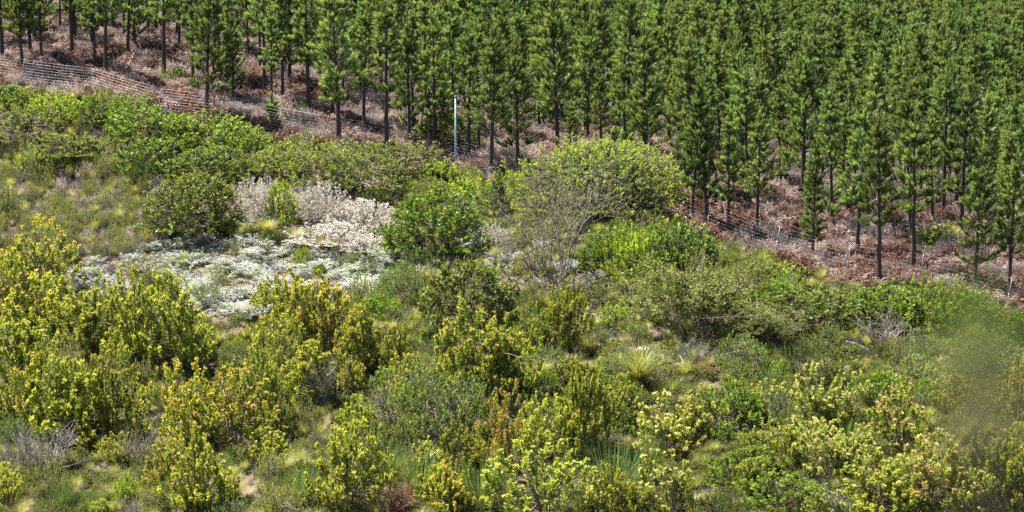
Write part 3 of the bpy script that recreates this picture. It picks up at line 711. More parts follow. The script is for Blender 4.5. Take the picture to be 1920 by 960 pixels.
# ------------------------------------------------------------------ shrubs of the scrub, one by one
SHRUBS = [
 # upper left, under the fence
 (28, 205, 'fresh_bush', 120, 58, 'bright green bush in the upper left corner below the fence'),
 (112, 232, 'lime_bush', 105, 72, 'bright lime-green bush below the first fence posts'),
 (172, 228, 'fresh_bush', 100, 66, 'fresh green bush below the second fence post'),
 (55, 262, 'olive_bush', 150, 62, 'broad olive bush near the left edge under the bright green ones'),
 (135, 290, 'olive_bush', 150, 55, 'flat olive bush left of the dark green upper bushes'),
 (58, 315, 'lime_bush', 62, 40, 'small bright green bush at left among grey heath'),
 (122, 318, 'dark_bush', 52, 36, 'small dark green bush beside a bright one at left'),
 (245, 238, 'fresh_bush', 100, 62, 'fresh green bush just below the wires, third post'),
 (228, 262, 'dark_fine_bush', 62, 48, 'small dark fine-leaved bush tucked in the bright upper thicket'),
 (308, 262, 'fresh_bush', 150, 70, 'wide fresh green bush in front of the leaning third post'),
 (390, 272, 'fresh_bush', 165, 74, 'wide fresh green bush in the middle of the upper thicket'),
 (452, 292, 'fresh_bush', 120, 66, 'fresh green bush at the right end of the upper thicket'),
 (290, 318, 'dark_bush', 150, 70, 'dark green leafy bush behind the big rounded olive bush'),
 (400, 330, 'dark_bush', 150, 62, 'dark green bush above the pale flowering mounds'),
 (540, 318, 'olive_bush', 140, 68, 'olive bush below the wires right of the upper thicket'),
 (612, 345, 'olive_bush', 150, 78, 'olive bush above the right pale mound'),
 (690, 350, 'olive_bush', 160, 75, 'broad olive bush left of the dark green bush'),
 (750, 318, 'olive_bush', 160, 52, 'low olive bush directly left of the pale pole'),
 (655, 305, 'olive_bush', 120, 40, 'low olive bush under the sagging wires'),
 (826, 345, 'lime_bush', 90, 56, 'lime-green bush at the foot of the pale pole'),
 (700, 385, 'dark_fine_bush', 70, 40, 'small dark fine bush between the pale mound and dark bush'),
 # centre left
 (365, 428, 'round_bush', 182, 118, 'large rounded olive-green bush left of the pale flowering mounds'),
 (270, 350, 'dark_fine_bush', 44, 66, 'dark upright bush at the left shoulder of the big rounded bush'),
 (527, 418, 'lime_bush', 74, 92, 'bright green bush with bare grey stems between two pale mounds'),
 (478, 412, 'pale_mound', 90, 76, 'pale cream flowering mound between rounded bush and bright green bush'),
 (606, 408, 'pale_mound', 110, 66, 'pale cream flowering mound right of the bright green bush'),
 (680, 420, 'pale_mound', 110, 56, 'pale cream flowering mound against the dark green bush'),
 (640, 452, 'pale_mound', 150, 42, 'low spreading pale mound above the silvery bracken'),
 (690, 468, 'pale_mound', 90, 34, 'smallest pale mound at lower right of the flowering patch'),
 (640, 410, 'grey_twigs', 46, 34, 'little dark grey twigs inside the right pale mound'),
 (555, 455, 'straw_tuft', 70, 32, 'straw grass tussock between pale mounds and bracken'),
 (605, 468, 'straw_tuft', 60, 30, 'straw grass tussock at the right of the bracken patch'),
 (500, 440, 'grass_fountain', 90, 30, 'low yellow-green grass at the foot of the bright green bush'),
 (440, 498, 'heath', 34, 44, 'little upright green shrub alone in the silvery bracken'),
 (566, 500, 'lime_bush', 34, 48, 'little bright green shrub at right in the silvery bracken'),
 (628, 474, 'lime_bush', 15, 34, 'tiny green spire on the straw patch'),
 (285, 545, 'fresh_bush', 70, 46, 'small green bush at the lower edge of the silvery bracken'),
 (345, 500, 'lime_bush', 26, 30, 'small bright shrub at the left in the silvery bracken'),
 (500, 486, 'heath', 24, 40, 'thin upright shrub in the middle of the silvery bracken'),
 (255, 520, 'heath', 30, 34, 'small grey-green shrub at far left of the silvery bracken'),
 (650, 500, 'fine_bush', 40, 30, 'small fine-leaved shrub near the right end of the bracken'),
 (415, 545, 'heath', 34, 36, 'grey-green shrub at the lower middle of the bracken'),
 (690, 520, 'dark_fine_bush', 36, 46, 'dark little shrub at the right end of the bracken'),
 (600, 520, 'fresh_bush', 30, 34, 'little green shrub in the lower right of the bracken'),
 # centre
 (820, 464, 'dark_bush', 186, 128, 'big dark green bush in the centre above the rusty tuft'),
 (884, 392, 'lime_bush', 110, 78, 'tall lime-green bush behind the big dark green bush'),
 (960, 372, 'lime_bush', 76, 62, 'lime-green bush between the young pine and the spreading tree'),
 (1120, 396, 'spreading_tree', 226, 150, 'broad spreading tree with feathery olive crown in front of pines'),
 (1228, 400, 'olive_bush', 110, 84, 'olive bush at the right skirt of the broad spreading tree'),
 (1042, 524, 'bare_shrub', 190, 178, 'tall half-bare grey twiggy shrub below the spreading tree'),
 (1000, 512, 'broom', 74, 52, 'golden yellow bush at the foot of the tall twiggy shrub'),
 (1140, 500, 'fresh_bush', 120, 92, 'fresh green bush right of the tall twiggy shrub'),
 (1184, 522, 'lime_bush', 96, 112, 'bright green upright bush below the spreading tree'),
 (1248, 490, 'fresh_bush', 130, 96, 'mid green bush between bright green and blue-green bushes'),
 (1300, 500, 'blue_bush', 116, 78, 'blue-green bush at the left end of the red bracken slope'),
 (920, 470, 'pale_mound', 76, 58, 'pale cream flowering mound right of the big dark green bush'),
 (955, 492, 'grey_twigs', 70, 42, 'grey dry twigs right of the pale centre mound'),
 (812, 476, 'rust_tuft', 56, 28, 'rust-brown withered tuft under the big dark green bush'),
 (892, 494, 'broom', 46, 22, 'small orange-yellow tuft above the rounded bush with open centre'),
 (786, 516, 'dark_fine_bush', 72, 56, 'dark fine-leaved round bush upper left of the open-centred bush'),
 (738, 552, 'fine_bush', 84, 56, 'fine-leaved green bush left of the dark round one'),
 (770, 560, 'fine_bush', 70, 50, 'fine-leaved green bush touching the left side of the open-centred bush'),
 (872, 618, 'open_bush', 178, 150, 'large rounded grey-green bush with open dark centre showing stems'),
 (822, 640, 'fine_bush', 70, 48, 'fine-leaved bright bush in front of the open-centred bush'),
 (705, 600, 'fresh_bush', 90, 60, 'fresh green bush right of the orange-tipped conebush'),
 (1000, 656, 'olive_bush', 76, 112, 'upright olive bush right of the open-centred bush'),
 (1056, 662, 'cone_olive', 80, 116, 'upright olive conebush beside its paler twin, centre'),
 (1060, 565, 'fresh_bush', 50, 36, 'small bright bush in the litter below the twiggy shrub'),
 (1154, 616, 'lime_bush', 80, 60, 'rounded bright lime bush on the pale litter'),
 (1192, 636, 'lime_bush', 48, 40, 'small lime bush right of the rounded lime bush'),
 (1170, 565, 'olive_bush', 130, 44, 'low olive bush above the rounded lime bush'),
 (912, 752, 'cone_olive', 170, 152, 'large rounded olive-gold conebush in the middle foreground'),
 (870, 745, 'cone_gold', 80, 130, 'golden conebush on the left flank of the large rounded conebush'),
 (955, 748, 'cone_olive', 90, 120, 'dark olive conebush on the right flank of the large rounded conebush'),
 # right of centre
 (1300, 632, 'leafy_twig_shrub', 210, 140, 'wide grey twiggy shrub with sparse olive leaves right of centre'),
 (1240, 600, 'olive_bush', 90, 80, 'olive bush at the left side of the wide twiggy shrub'),
 (1385, 560, 'olive_bush', 110, 64, 'olive bush above the wide twiggy shrub'),
 (1450, 580, 'fresh_bush', 116, 66, 'fresh green bush below the red bracken slope'),
 (1472, 520, 'lime_bush', 110, 36, 'low lime-green bush at the edge of the red bracken'),
 (1405, 520, 'fine_bush', 80, 36, 'low fine-leaved bush at the left edge of the red bracken'),
 (1535, 615, 'round_bush', 190, 92, 'dense olive dome left of the bare grey branches'),
 (1655, 600, 'dark_bush', 150, 78, 'dark green bush below the thin foremost pine'),
 (1735, 610, 'fresh_bush', 140, 92, 'fresh green bush left of the blurred foliage'),
 (1690, 555, 'olive_bush', 120, 42, 'low olive bush behind the dark and fresh green bushes at right'),
 (1815, 612, 'dark_bush', 140, 84, 'dark green bush behind the blurred foliage'),
 (1650, 652, 'grey_twigs', 150, 70, 'bare grey branches spilling under the green bushes at right'),
 (1440, 640, 'leafy_twig_shrub', 150, 62, 'low twiggy grey-green shrub below the fresh green bush'),
 (1905, 650, 'fresh_bush', 96, 84, 'green bush cut by the right edge above the pink conebush'),
 (1840, 690, 'olive_bush', 140, 70, 'olive bush behind the blurred foliage, lower one'),
 (1300, 688, 'grey_twigs', 90, 60, 'pale dead twigs over the reddish litter'),
 (1326, 704, 'rust_tuft', 56, 34, 'rust-brown withered tuft among pale dead twigs'),
 (1400, 690, 'fine_bush', 110, 66, 'fine-leaved pale green bush right of the rusty tuft'),
 (1464, 718, 'lime_bush', 54, 54, 'small bright leafy bush left of the dark fine-leaved bush'),
 (1512, 722, 'dark_fine_bush', 110, 90, 'dark fine-leaved bush beside the small bright leafy one'),
 (1196, 728, 'grass_fountain', 130, 80, 'fountain of yellow-green grass right of centre'),
 (1150, 712, 'fine_bush', 110, 58, 'fine-leaved olive bush left of the grass fountain'),
 (1022, 752, 'dark_bush', 62, 66, 'small glossy green bush right of the large rounded conebush'),
 (1000, 790, 'fine_bush', 96, 52, 'fine-leaved bush below the small glossy green bush'),
 (790, 800, 'fine_bush', 190, 118, 'broad grey-green fine-leaved mound in the foreground, left part'),
 (865, 820, 'fine_bush', 170, 112, 'broad grey-green fine-leaved mound in the foreground, right part'),
 (720, 780, 'grey_twigs', 80, 60, 'grey twigs at the left end of the grey-green mound'),
 # left foreground conebushes
 (78, 545, 'cone_gold', 120, 110, 'gold conebush with reddish tips below the heath at left'),
 (20, 610, 'cone_gold', 110, 130, 'tall gold conebush cut by the left edge, upper one'),
 (95, 630, 'cone_gold', 130, 120, 'gold conebush next to the left edge one'),
 (170, 660, 'cone_olive', 120, 110, 'olive conebush between two gold ones at left'),
 (260, 690, 'cone_yellow', 110, 150, 'yellow conebush with dark stems, left half of a pair'),
 (335, 695, 'cone_yellow', 130, 150, 'yellow conebush with dark stems, right half of a pair'),
 (40, 720, 'cone_yellow', 130, 120, 'yellow-green conebush at left edge, middle height'),
 (130, 830, 'cone_yellow', 140, 160, 'leggy yellow-green conebush with tall dark stems'),
 (75, 800, 'cone_olive', 110, 130, 'olive conebush left of the leggy one'),
 (205, 810, 'cone_olive', 110, 130, 'olive conebush right of the leggy one'),
 (345, 850, 'cone_gold', 130, 140, 'gold conebush in the lower left with pinkish top'),
 (440, 850, 'cone_gold', 150, 130, 'broad gold conebush right of the pinkish topped one'),
 (500, 812, 'cone_olive', 84, 140, 'tall dark olive conebush behind the broad gold one'),
 (420, 760, 'cone_olive', 90, 80, 'small olive conebush above the broad gold one'),
 (560, 665, 'cone_orange', 120, 140, 'orange-tipped conebush below the bracken, left stems'),
 (620, 670, 'cone_orange', 120, 140, 'orange-tipped conebush below the bracken, right stems'),
 (530, 720, 'cone_yellow', 100, 110, 'yellow conebush in front of the orange-tipped ones'),
 (600, 760, 'cone_olive', 130, 120, 'open olive conebush with pale slanting stems'),
 (615, 770, 'grey_twigs', 110, 100, 'pale slanting dead stems inside the open olive conebush'),
 (685, 705, 'cone_olive', 100, 130, 'olive conebush left of the dark leggy one'),
 (742, 712, 'cone_olive', 64, 100, 'dark leggy conebush left of the grey-green mound'),
 (372, 960, 'cone_yellow', 130, 130, 'yellow conebush near the bottom at lower left'),
 (236, 945, 'lime_bush', 54, 64, 'little bright green conical bush at the bottom left'),
 (650, 960, 'cone_yellow', 130, 160, 'tall yellow conebush at the bottom left of centre'),
 (668, 850, 'cone_yellow', 90, 90, 'small yellow conebush above the tall bottom one'),
 (100, 890, 'grey_twigs', 190, 90, 'wide grey twiggy shrub in the bottom left corner'),
 (270, 880, 'grey_twigs', 120, 80, 'grey twigs between conebushes at lower left'),
 (30, 900, 'grey_twigs', 120, 90, 'grey twigs cut by the left edge at the bottom'),
 (440, 945, 'grass_fountain', 90, 60, 'yellow-green grass right of the bottom left conebush'),
 (555, 945, 'reed', 100, 76, 'dark green reeds at the bottom left of the tall yellow conebush'),
 (115, 958, 'reed', 56, 64, 'dark green reeds in the bottom left corner'),
 (172, 965, 'reed', 56, 50, 'dark green reeds left of the little conical bush'),
 (730, 900, 'reed', 110, 80, 'dark green reeds right of the tall yellow conebush'),
 (790, 930, 'reed', 90, 80, 'dark green reeds left of the orange-topped bottom conebush'),
 (742, 968, 'red_twigs', 110, 86, 'dark red twiggy shrub at the bottom edge'),
 (900, 955, 'reed', 130, 110, 'dark reeds right of the orange-topped bottom conebush'),
 (870, 880, 'cone_olive', 70, 76, 'small olive spires above the dark reeds'),
 (840, 968, 'cone_orange', 90, 104, 'orange-topped conebush at the bottom edge'),
 (948, 900, 'cone_red', 84, 132, 'reddish conebush in the centre foreground'),
 (1020, 975, 'cone_yellow', 190, 120, 'broad pale yellow conebush at the bottom centre'),
 (1092, 848, 'cone_olive', 88, 168, 'tall slender conebush with pink tips in the centre foreground'),
 (1032, 868, 'cone_yellow', 110, 100, 'bright yellow conebush left of the tall pink-tipped one'),
 (1150, 800, 'cone_yellow', 80, 80, 'small yellow conebush right of the tall pink-tipped one'),
 (1150, 940, 'reed', 170, 110, 'wide dark reed clump at the bottom right of centre'),
 (1215, 900, 'reed', 90, 90, 'dark reeds left of the pale bottom conebush'),
 (1262, 968, 'cone_cream', 124, 116, 'pale yellow-green conebush at the bottom right of centre'),
 (1245, 860, 'cone_cream', 130, 110, 'cream-tipped conebush above the pale bottom one'),
 (1300, 830, 'cone_pink', 90, 96, 'pink-cream conebush next to the rounded green bush'),
 # right foreground
 (1375, 800, 'fresh_bush', 150, 110, 'rounded green bush in the right foreground'),
 (1450, 790, 'fine_bush', 110, 70, 'fine-leaved bush right of the rounded green bush'),
 (1530, 815, 'cone_cream', 116, 120, 'cream-tipped conebush with a pointed top at right'),
 (1590, 800, 'cone_cream', 76, 80, 'small cream-tipped conebush beside the pointed one'),
 (1556, 895, 'cone_cream', 120, 96, 'cream conebush in front of the pointed one'),
 (1480, 880, 'cone_yellow', 90, 84, 'yellow-green conebush left of the cream one'),
 (1685, 850, 'cone_pink', 120, 116, 'pink-tipped conebush in the right foreground, upper one'),
 (1738, 950, 'cone_pink', 140, 124, 'pink-tipped conebush in the right foreground, lower one'),
 (1640, 965, 'cone_yellow', 140, 96, 'yellow conebush at the bottom left of the lower pink one'),
 (1400, 900, 'fresh_bush', 150, 84, 'fresh green bush low in the right foreground'),
 (1500, 950, 'fresh_bush', 170, 76, 'fresh green bush at the bottom below the cream conebushes'),
 (1570, 968, 'grey_twigs', 110, 56, 'grey twigs at the bottom edge right of the fresh green bush'),
 (1350, 965, 'dark_fine_bush', 100, 70, 'dark fine-leaved bush at the bottom, right of the pale conebush'),
 (1640, 760, 'fresh_bush', 130, 84, 'fresh green bush behind the upper pink conebush'),
 (1720, 740, 'olive_bush', 130, 70, 'olive bush right of the fresh green one behind pink conebush'),
 (1580, 720, 'olive_bush', 110, 66, 'olive bush below the bare grey branches'),
 (1838, 800, 'olive_bush', 140, 80, 'olive bush in the right foreground seen through blurred foliage'),
 (1905, 800, 'cone_pink', 84, 120, 'pink-tipped conebush cut by the right edge'),
 (1850, 930, 'cone_olive', 140, 130, 'dull olive conebush in the bottom right corner'),
 (1915, 960, 'cone_olive', 100, 120, 'olive conebush cut by the right edge at the bottom'),
 (1790, 890, 'olive_bush', 110, 80, 'olive bush between the lower pink conebush and the corner'),
]
for s in SHRUBS: plant(*s)
# sapling pine beside the dark bush, another behind the fence, both clothed to the ground
def sapling(px, py, hpx, label):
    p, D = hit(px, py); s = hpx * D / F / 3.4
    placed.append((p[0], p[1], .5))
    put('young_pine', [(k, SAPLING[k]) for k in ('trunk', 'crown')], p, random.uniform(0, 6), (s, s, s), label, 'pine tree')
sapling(936, 408, 86, 'young bushy pine between the big dark bush and the spreading tree')
sapling(510, 250, 72, 'young bright pine growing up through the fence wires')
# leafy bush under the pines beside the pole
plant(835, 272, 'dark_bush', 110, 70, 'dark glossy bush in pine shade beside the pale pole')
plant(1755, 460, 'lime_bush', 90, 50, 'yellow-green bush among the pines at right')
plant(1475, 306, 'rust_tuft', 60, 44, 'rust-red dead bush in the clearing among right pines')
plant(22, 138, 'rust_tuft', 70, 30, 'orange-brown dead heap behind the fence at the left edge')
plant(335, 160, 'fresh_bush', 60, 36, 'small green bush behind the fence among brown bracken')
plant(565, 215, 'dark_fine_bush', 40, 34, 'small dark bush behind the fence beside a pine trunk')

# ------------------------------------------------------------------ smaller shrubs filling the scrub
LANDMARKS = [(100, 215, 'upper left bright bushes'), (380, 265, 'upper bright green thicket'), (650, 325, 'low olive hedge'), (855, 310, 'pale pole'), (365, 380, 'big rounded olive bush'), (527, 380, 'bright bush in pale mounds'),
    (820, 420, 'big dark central bush'), (1130, 330, 'broad spreading tree'), (1042, 440, 'tall bare twiggy shrub'), (1184, 480, 'bright bush below the tree'), (1300, 465, 'blue-green bush'), (870, 560, 'open-centred round bush'),
    (1028, 610, 'upright olive pair'), (1154, 590, 'rounded lime bush'), (910, 680, 'large olive-gold conebush'), (1300, 570, 'wide twiggy shrub'), (1530, 570, 'dense olive dome'), (1735, 565, 'green bush near blurred foliage'),
    (1650, 620, 'bare grey branches'), (1326, 690, 'rusty tuft'), (1500, 690, 'dark fine-leaved bush'), (1196, 690, 'yellow-green grass fountain'), (828, 750, 'grey-green fine mound'), (60, 560, 'left gold conebushes'),
    (300, 620, 'yellow conebush pair'), (130, 750, 'leggy conebush'), (400, 790, 'lower left gold conebushes'), (590, 600, 'orange-tipped conebushes'), (600, 700, 'pale slanting stems'), (372, 900, 'bottom left yellow conebush'),
    (650, 880, 'tall bottom yellow conebush'), (100, 850, 'corner grey twigs'), (742, 930, 'dark red shrub'), (948, 840, 'reddish conebush'), (1020, 930, 'bottom centre yellow conebush'), (1092, 760, 'tall pink-tipped conebush'),
    (1150, 890, 'wide reed clump'), (1262, 910, 'pale bottom conebush'), (1375, 750, 'rounded green foreground bush'), (1530, 750, 'pointed cream conebush'), (1685, 790, 'upper pink conebush'), (1738, 890, 'lower pink conebush'),
    (1450, 920, 'bottom fresh green bush'), (1900, 740, 'right edge pink conebush'), (1870, 890, 'bottom right olive conebush'), (60, 300, 'left small bright bush'), (200, 400, 'heath slope middle')]
def fillers():
    r = np.random.default_rng(77); n = 0
    tries = 0
    used = set()
    while n < 230 and tries < 9000:
        tries += 1
        px, py = r.uniform(-30, 1950), r.uniform(190, 985)
        p, D = hit(px, py)
        if p[1] > fence_y(p[0]) - 1.2: continue
        rad = r.uniform(.45, .75)
        if any((p[0] - a) ** 2 + (p[1] - b) ** 2 < (max(c * .62, .4) + rad * .55) ** 2 for a, b, c in placed): continue
        if 120 < px < 760 and 345 < py < 560: continue       # bracken and pale mounds stay open
        if 900 < px < 1130 and 500 < py < 560: continue
        if px < 330 and py < 480: sp_list = ['heath'] * 6 + ['olive_bush', 'fine_bush', 'grey_twigs']; zone = 'the left heath slope'
        elif py < 470: sp_list = ['olive_bush', 'fresh_bush', 'heath', 'olive_bush']; zone = 'the upper scrub'
        elif px < 760 and py > 560: sp_list = ['cone_yellow', 'cone_gold', 'heath', 'heath', 'fine_bush', 'grey_twigs']; zone = 'the lower left scrub'
        elif py > 720: sp_list = ['cone_yellow', 'cone_cream', 'fresh_bush', 'fine_bush', 'reed', 'olive_bush', 'cone_olive']; zone = 'the lower right scrub'
        else: sp_list = ['olive_bush', 'fine_bush', 'fresh_bush', 'heath', 'olive_bush', 'grass_fountain']; zone = 'the middle scrub'
        s = sp_list[r.integers(len(sp_list))]
        what = {'heath': 'small upright grey-green heath', 'olive_bush': 'small low olive bush', 'fine_bush': 'small fine-leaved green bush', 'grey_twigs': 'small dry grey twig shrub', 'fresh_bush': 'small fresh green bush',
                'cone_yellow': 'small yellow-green conebush', 'cone_gold': 'small golden conebush', 'cone_olive': 'small dark olive conebush', 'cone_cream': 'small cream-tipped conebush', 'reed': 'small dark reed clump', 'grass_fountain': 'small yellow-green grass tussock'}[s]
        k = F / D
        h = rad * 2 * r.uniform(.55, .9) * (1.4 if s.startswith('cone') or s == 'heath' else 1)
        lab = None
        for lm in sorted(LANDMARKS, key=lambda q: (q[0] - px) ** 2 + 2.2 * (q[1] - py) ** 2)[:5]:
            dx, dy = px - lm[0], (py - lm[1]) * 1.5
            way = ('right of' if dx > 0 else 'left of') if abs(dx) > 2.2 * abs(dy) else ('below' if dy > 0 else 'above') if abs(dy) > 2.2 * abs(dx) else ('below' if dy > 0 else 'above') + (' and right of' if dx > 0 else ' and left of')
            if f'{what} {way} the {lm[2]}' not in used: lab = f'{what} {way} the {lm[2]}'; break
        if lab is None: continue
        used.add(lab)
        plant(px, py, s, rad * 2 * k * 1.15, h * k, lab, f'{what} plants of {zone}', loc=p)
        n += 1
    print('fillers', n, 'tries', tries)
fillers()

# ------------------------------------------------------------------ ground cover
def joined(name, spec): 
    S = SPEC[spec]; return [build_mesh(name, [(g, m) for g, m in zip(s, S['mats']) if g.n]) for s in S['geo']]
def zone_points(n, seed, ybounds, test):
    r = np.random.default_rng(seed); out = []
    x = r.uniform(-48, 48, n); y = r.uniform(*ybounds, n); z = gz(x, y)
    P = np.c_[x, y, z]; px, py, D = proj(P)
    ok = (px > -120) & (px < 2040) & (py > -60) & (py < 1060) & test(P, px, py, r)
    return P[ok]
def inpoly(px, py, poly):
    c = np.zeros(len(px), bool); n = len(poly)
    for i in range(n):
        x1, y1 = poly[i]; x2, y2 = poly[(i + 1) % n]
        hit_ = ((y1 > py) != (y2 > py)) & (px < (x2 - x1) * (py - y1) / (y2 - y1 + 1e-9) + x1)
        c ^= hit_
    return c
FERN = [(110, 520), (150, 490), (250, 480), (330, 440), (450, 448), (560, 466), (650, 474), (740, 462), (775, 490), (720, 545), (660, 575), (560, 545), (470, 600), (400, 610), (300, 570), (140, 560)]
PALEZ = [(445, 350), (560, 345), (700, 375), (745, 420), (730, 480), (640, 470), (540, 440), (445, 425)]
PATCH2 = [(880, 420), (1000, 470), (1130, 520), (1120, 560), (960, 540), (760, 520), (720, 470), (860, 480)]
LITTER = [(920, 490), (1000, 500), (1140, 540), (1240, 610), (1250, 690), (1140, 650), (1090, 580), (930, 530)]
def scrubside(P): return P[:, 1] < fence_y(P[:, 0]) - .6
def make_cover():
    r = np.random.default_rng(9)
    fr = [build_mesh('bracken_frond_clump', [(s, M_BARK), (g, M_DRY)]) for s, g, _ in
          [fern(600 + i, 12, .5, [(.30, .38, .17), (.42, .46, .30), (.44, .46, .40), (.50, .50, .50), (.54, .53, .56)][i], [(.24, .30, .14), (.34, .40, .2), (.46, .46, .45), (.36, .38, .35), (.44, .44, .47)][i], .9, .7, 9, .13, lift=.38) for i in range(5)]]  # silvery tones paint the light glaring off the fronds into their pale green
    P = zone_points(60000, 1, (70, 140), lambda P, px, py, r: inpoly(px + 26 * np.sin(P[:, 0] * 1.9) + 18 * np.sin(P[:, 1] * 2.7), py + 12 * np.sin(P[:, 0] * 2.3 + 1), FERN) | (inpoly(px, py, PATCH2) & (r.uniform(0, 1, len(px)) < .3)))
    P2 = P.copy(); P2[:, 0] += .25; P2[:, 1] += .2; P2[:, 2] = gz(P2[:, 0], P2[:, 1]); P = np.concatenate([P, P2])
    n1 = np.sin(P[:, 0] * 1.7 + 1.3 * np.sin(P[:, 1] * .9)) * np.sin(P[:, 1] * 1.4 + np.sin(P[:, 0]))
    scatter('bracken_patch', fr, P, np.clip(.75 + .5 * n1, .3, 1.3) * r.uniform(.6, 1.25, len(P)), 'silvery pale green bracken carpeting the slope left of centre', 'bracken', .12)
    # dry pale herb and grass between pale mounds and on bare litter
    dm = joined('pale_herb', 'pale_mound')
    P = zone_points(30000, 2, (70, 140), lambda P, px, py, r: (inpoly(px, py, PALEZ) | inpoly(px, py, PATCH2)) & scrubside(P) & (r.uniform(0, 1, len(px)) < .34))
    scatter('pale_herb_cover', dm, P, r.uniform(.16, .36, len(P)), 'low pale cream herbs spread between the flowering mounds', 'herbs', .1)
    gs = joined('grass', 'straw_tuft') + joined('grass', 'grass_fountain')
    P = zone_points(60000, 3, (68, 140), lambda P, px, py, r: scrubside(P) & ~inpoly(px, py, FERN) & ~inpoly(px, py, PALEZ) & (r.uniform(0, 1, len(px)) < np.where(inpoly(px, py, LITTER), .12, .2)))
    scatter('scrub_grass', gs, P, r.uniform(.3, .65, len(P)), 'thin straw and green grass growing between the shrubs', 'grass', .12)
    hs = joined('heath_cover', 'heath') + joined('heath_cover', 'olive_bush') + joined('heath_cover', 'dark_fine_bush')
    P = zone_points(60000, 4, (68, 140), lambda P, px, py, r: scrubside(P) & ~inpoly(px, py, FERN) & ~inpoly(px, py, PALEZ) & ~inpoly(px, py, LITTER) & ~inpoly(px, py, PATCH2) & ~((px < 330) & (py < 490)) & (r.uniform(0, 1, len(px)) < np.where(py > 560, .32, .2)))
    scatter('scrub_undergrowth', hs, P, r.uniform(.22, .55, len(P)), 'tangled low olive green undergrowth between the shrubs', 'undergrowth', .1)
    hh = joined('heath_cover', 'heath') + joined('heath_cover', 'heath') + joined('heath_cover', 'grey_twigs') + joined('heath_cover', 'pink_brush')
    P = zone_points(60000, 14, (68, 140), lambda P, px, py, r: scrubside(P) & ~inpoly(px, py, FERN) & (px < 340) & (py < 500) & (py > 270) & (r.uniform(0, 1, len(px)) < .34))
    scatter('heath_carpet', hh, P, np.c_[r.uniform(.4, .85, len(P)), r.uniform(.4, .85, len(P)), r.uniform(.5, 1.0, len(P))], 'grey-green heath covering the slope at left above the bracken', 'heath', .1)
    tw = joined('twig', 'grey_twigs')
    P = zone_points(60000, 5, (68, 140), lambda P, px, py, r: scrubside(P) & (r.uniform(0, 1, len(px)) < np.where(inpoly(px, py, LITTER), .14, .085)))
    scatter('dead_twigs', tw, P, r.uniform(.25, .6, len(P)), 'grey dead twigs strewn through the scrub', 'twigs', .4)
    # plantation floor: dead bracken, pinkish dry stalks
    bf = [build_mesh('dead_bracken_clump', [(s, M_BARK), (g, M_DRY)]) for s, g, _ in
          [fern(620 + i, 14, .62, [(.13, .055, .034), (.08, .038, .027), (.19, .09, .06), (.11, .048, .032), (.30, .21, .185), (.42, .34, .32)][i], [(.24, .13, .095), (.14, .065, .045), (.28, .18, .145), (.085, .04, .027), (.24, .16, .135), (.32, .25, .22)][i], 1.0, .7, 8, .15, lift=.42) for i in range(6)]]
    P = zone_points(60000, 6, (90, 260), lambda P, px, py, r: (P[:, 1] > fence_y(P[:, 0]) - 1.8) & (r.uniform(0, 1, len(px)) < np.clip(1.6 - (P[:, 1] - 90) / 110, .15, .95)))
    n1 = np.sin(P[:, 0] * .8 + 1.3 * np.sin(P[:, 1] * .5)) * np.sin(P[:, 1] * .9 + np.sin(P[:, 0] * .7))
    scatter('dead_bracken', bf, P, np.clip(1.0 + .5 * n1, .5, 1.6) * r.uniform(.7, 1.15, len(P)), 'red-brown and pinkish dead bracken under the pines', 'bracken', .15)
    bb = joined('brown_brush', 'brown_brush')
    P = zone_points(60000, 16, (90, 200), lambda P, px, py, r: (P[:, 1] > fence_y(P[:, 0]) - 2.0) & (P[:, 1] < fence_y(P[:, 0]) + 22) & (np.sin(P[:, 0] * .45 + 2) * np.sin(P[:, 1] * .5 + P[:, 0] * .2) > -.25) & (r.uniform(0, 1, len(px)) < .13 + .3 * (P[:, 1] < fence_y(P[:, 0]) + 6) * (px > 1150) + .12 * (P[:, 1] < fence_y(P[:, 0]) + 3)))
    scatter('dead_brush', bb, P, r.uniform(.5, 1.1, len(P)), 'dark red-brown dead brush thick along the fence and among trunks', 'dead brush', .1)
    pb = joined('pink_brush', 'pink_brush')
    P = zone_points(60000, 17, (90, 200), lambda P, px, py, r: (P[:, 1] > fence_y(P[:, 0]) - .6) & (np.sin(P[:, 0] * .45 + 2) * np.sin(P[:, 1] * .5 + P[:, 0] * .2) < .3) & (r.uniform(0, 1, len(px)) < np.where(px > 1200, .06, .32)))
    scatter('dry_brush', pb, P, r.uniform(.45, 1.0, len(P)), 'pale pinkish grey dry brush between the pine trunks', 'dry brush', .1)
    pt = [build_mesh('dry_stalk', [(g, M_DRY)]) for g in [blades(640 + i, 70, .5, .8, (.36, .27, .22), (.58, .48, .43), .022, .5, .2) for i in range(2)]] + joined('twig', 'grey_twigs')
    P = zone_points(60000, 7, (90, 220), lambda P, px, py, r: (P[:, 1] > fence_y(P[:, 0]) - 1.0) & (r.uniform(0, 1, len(px)) < np.clip(1.3 - (P[:, 1] - 90) / 110, .1, .9) * .45))
    scatter('dry_stalks', pt, P, r.uniform(.4, .95, len(P)), 'pinkish grey dry stalks on the plantation floor', 'dry plants', .15)
make_cover()

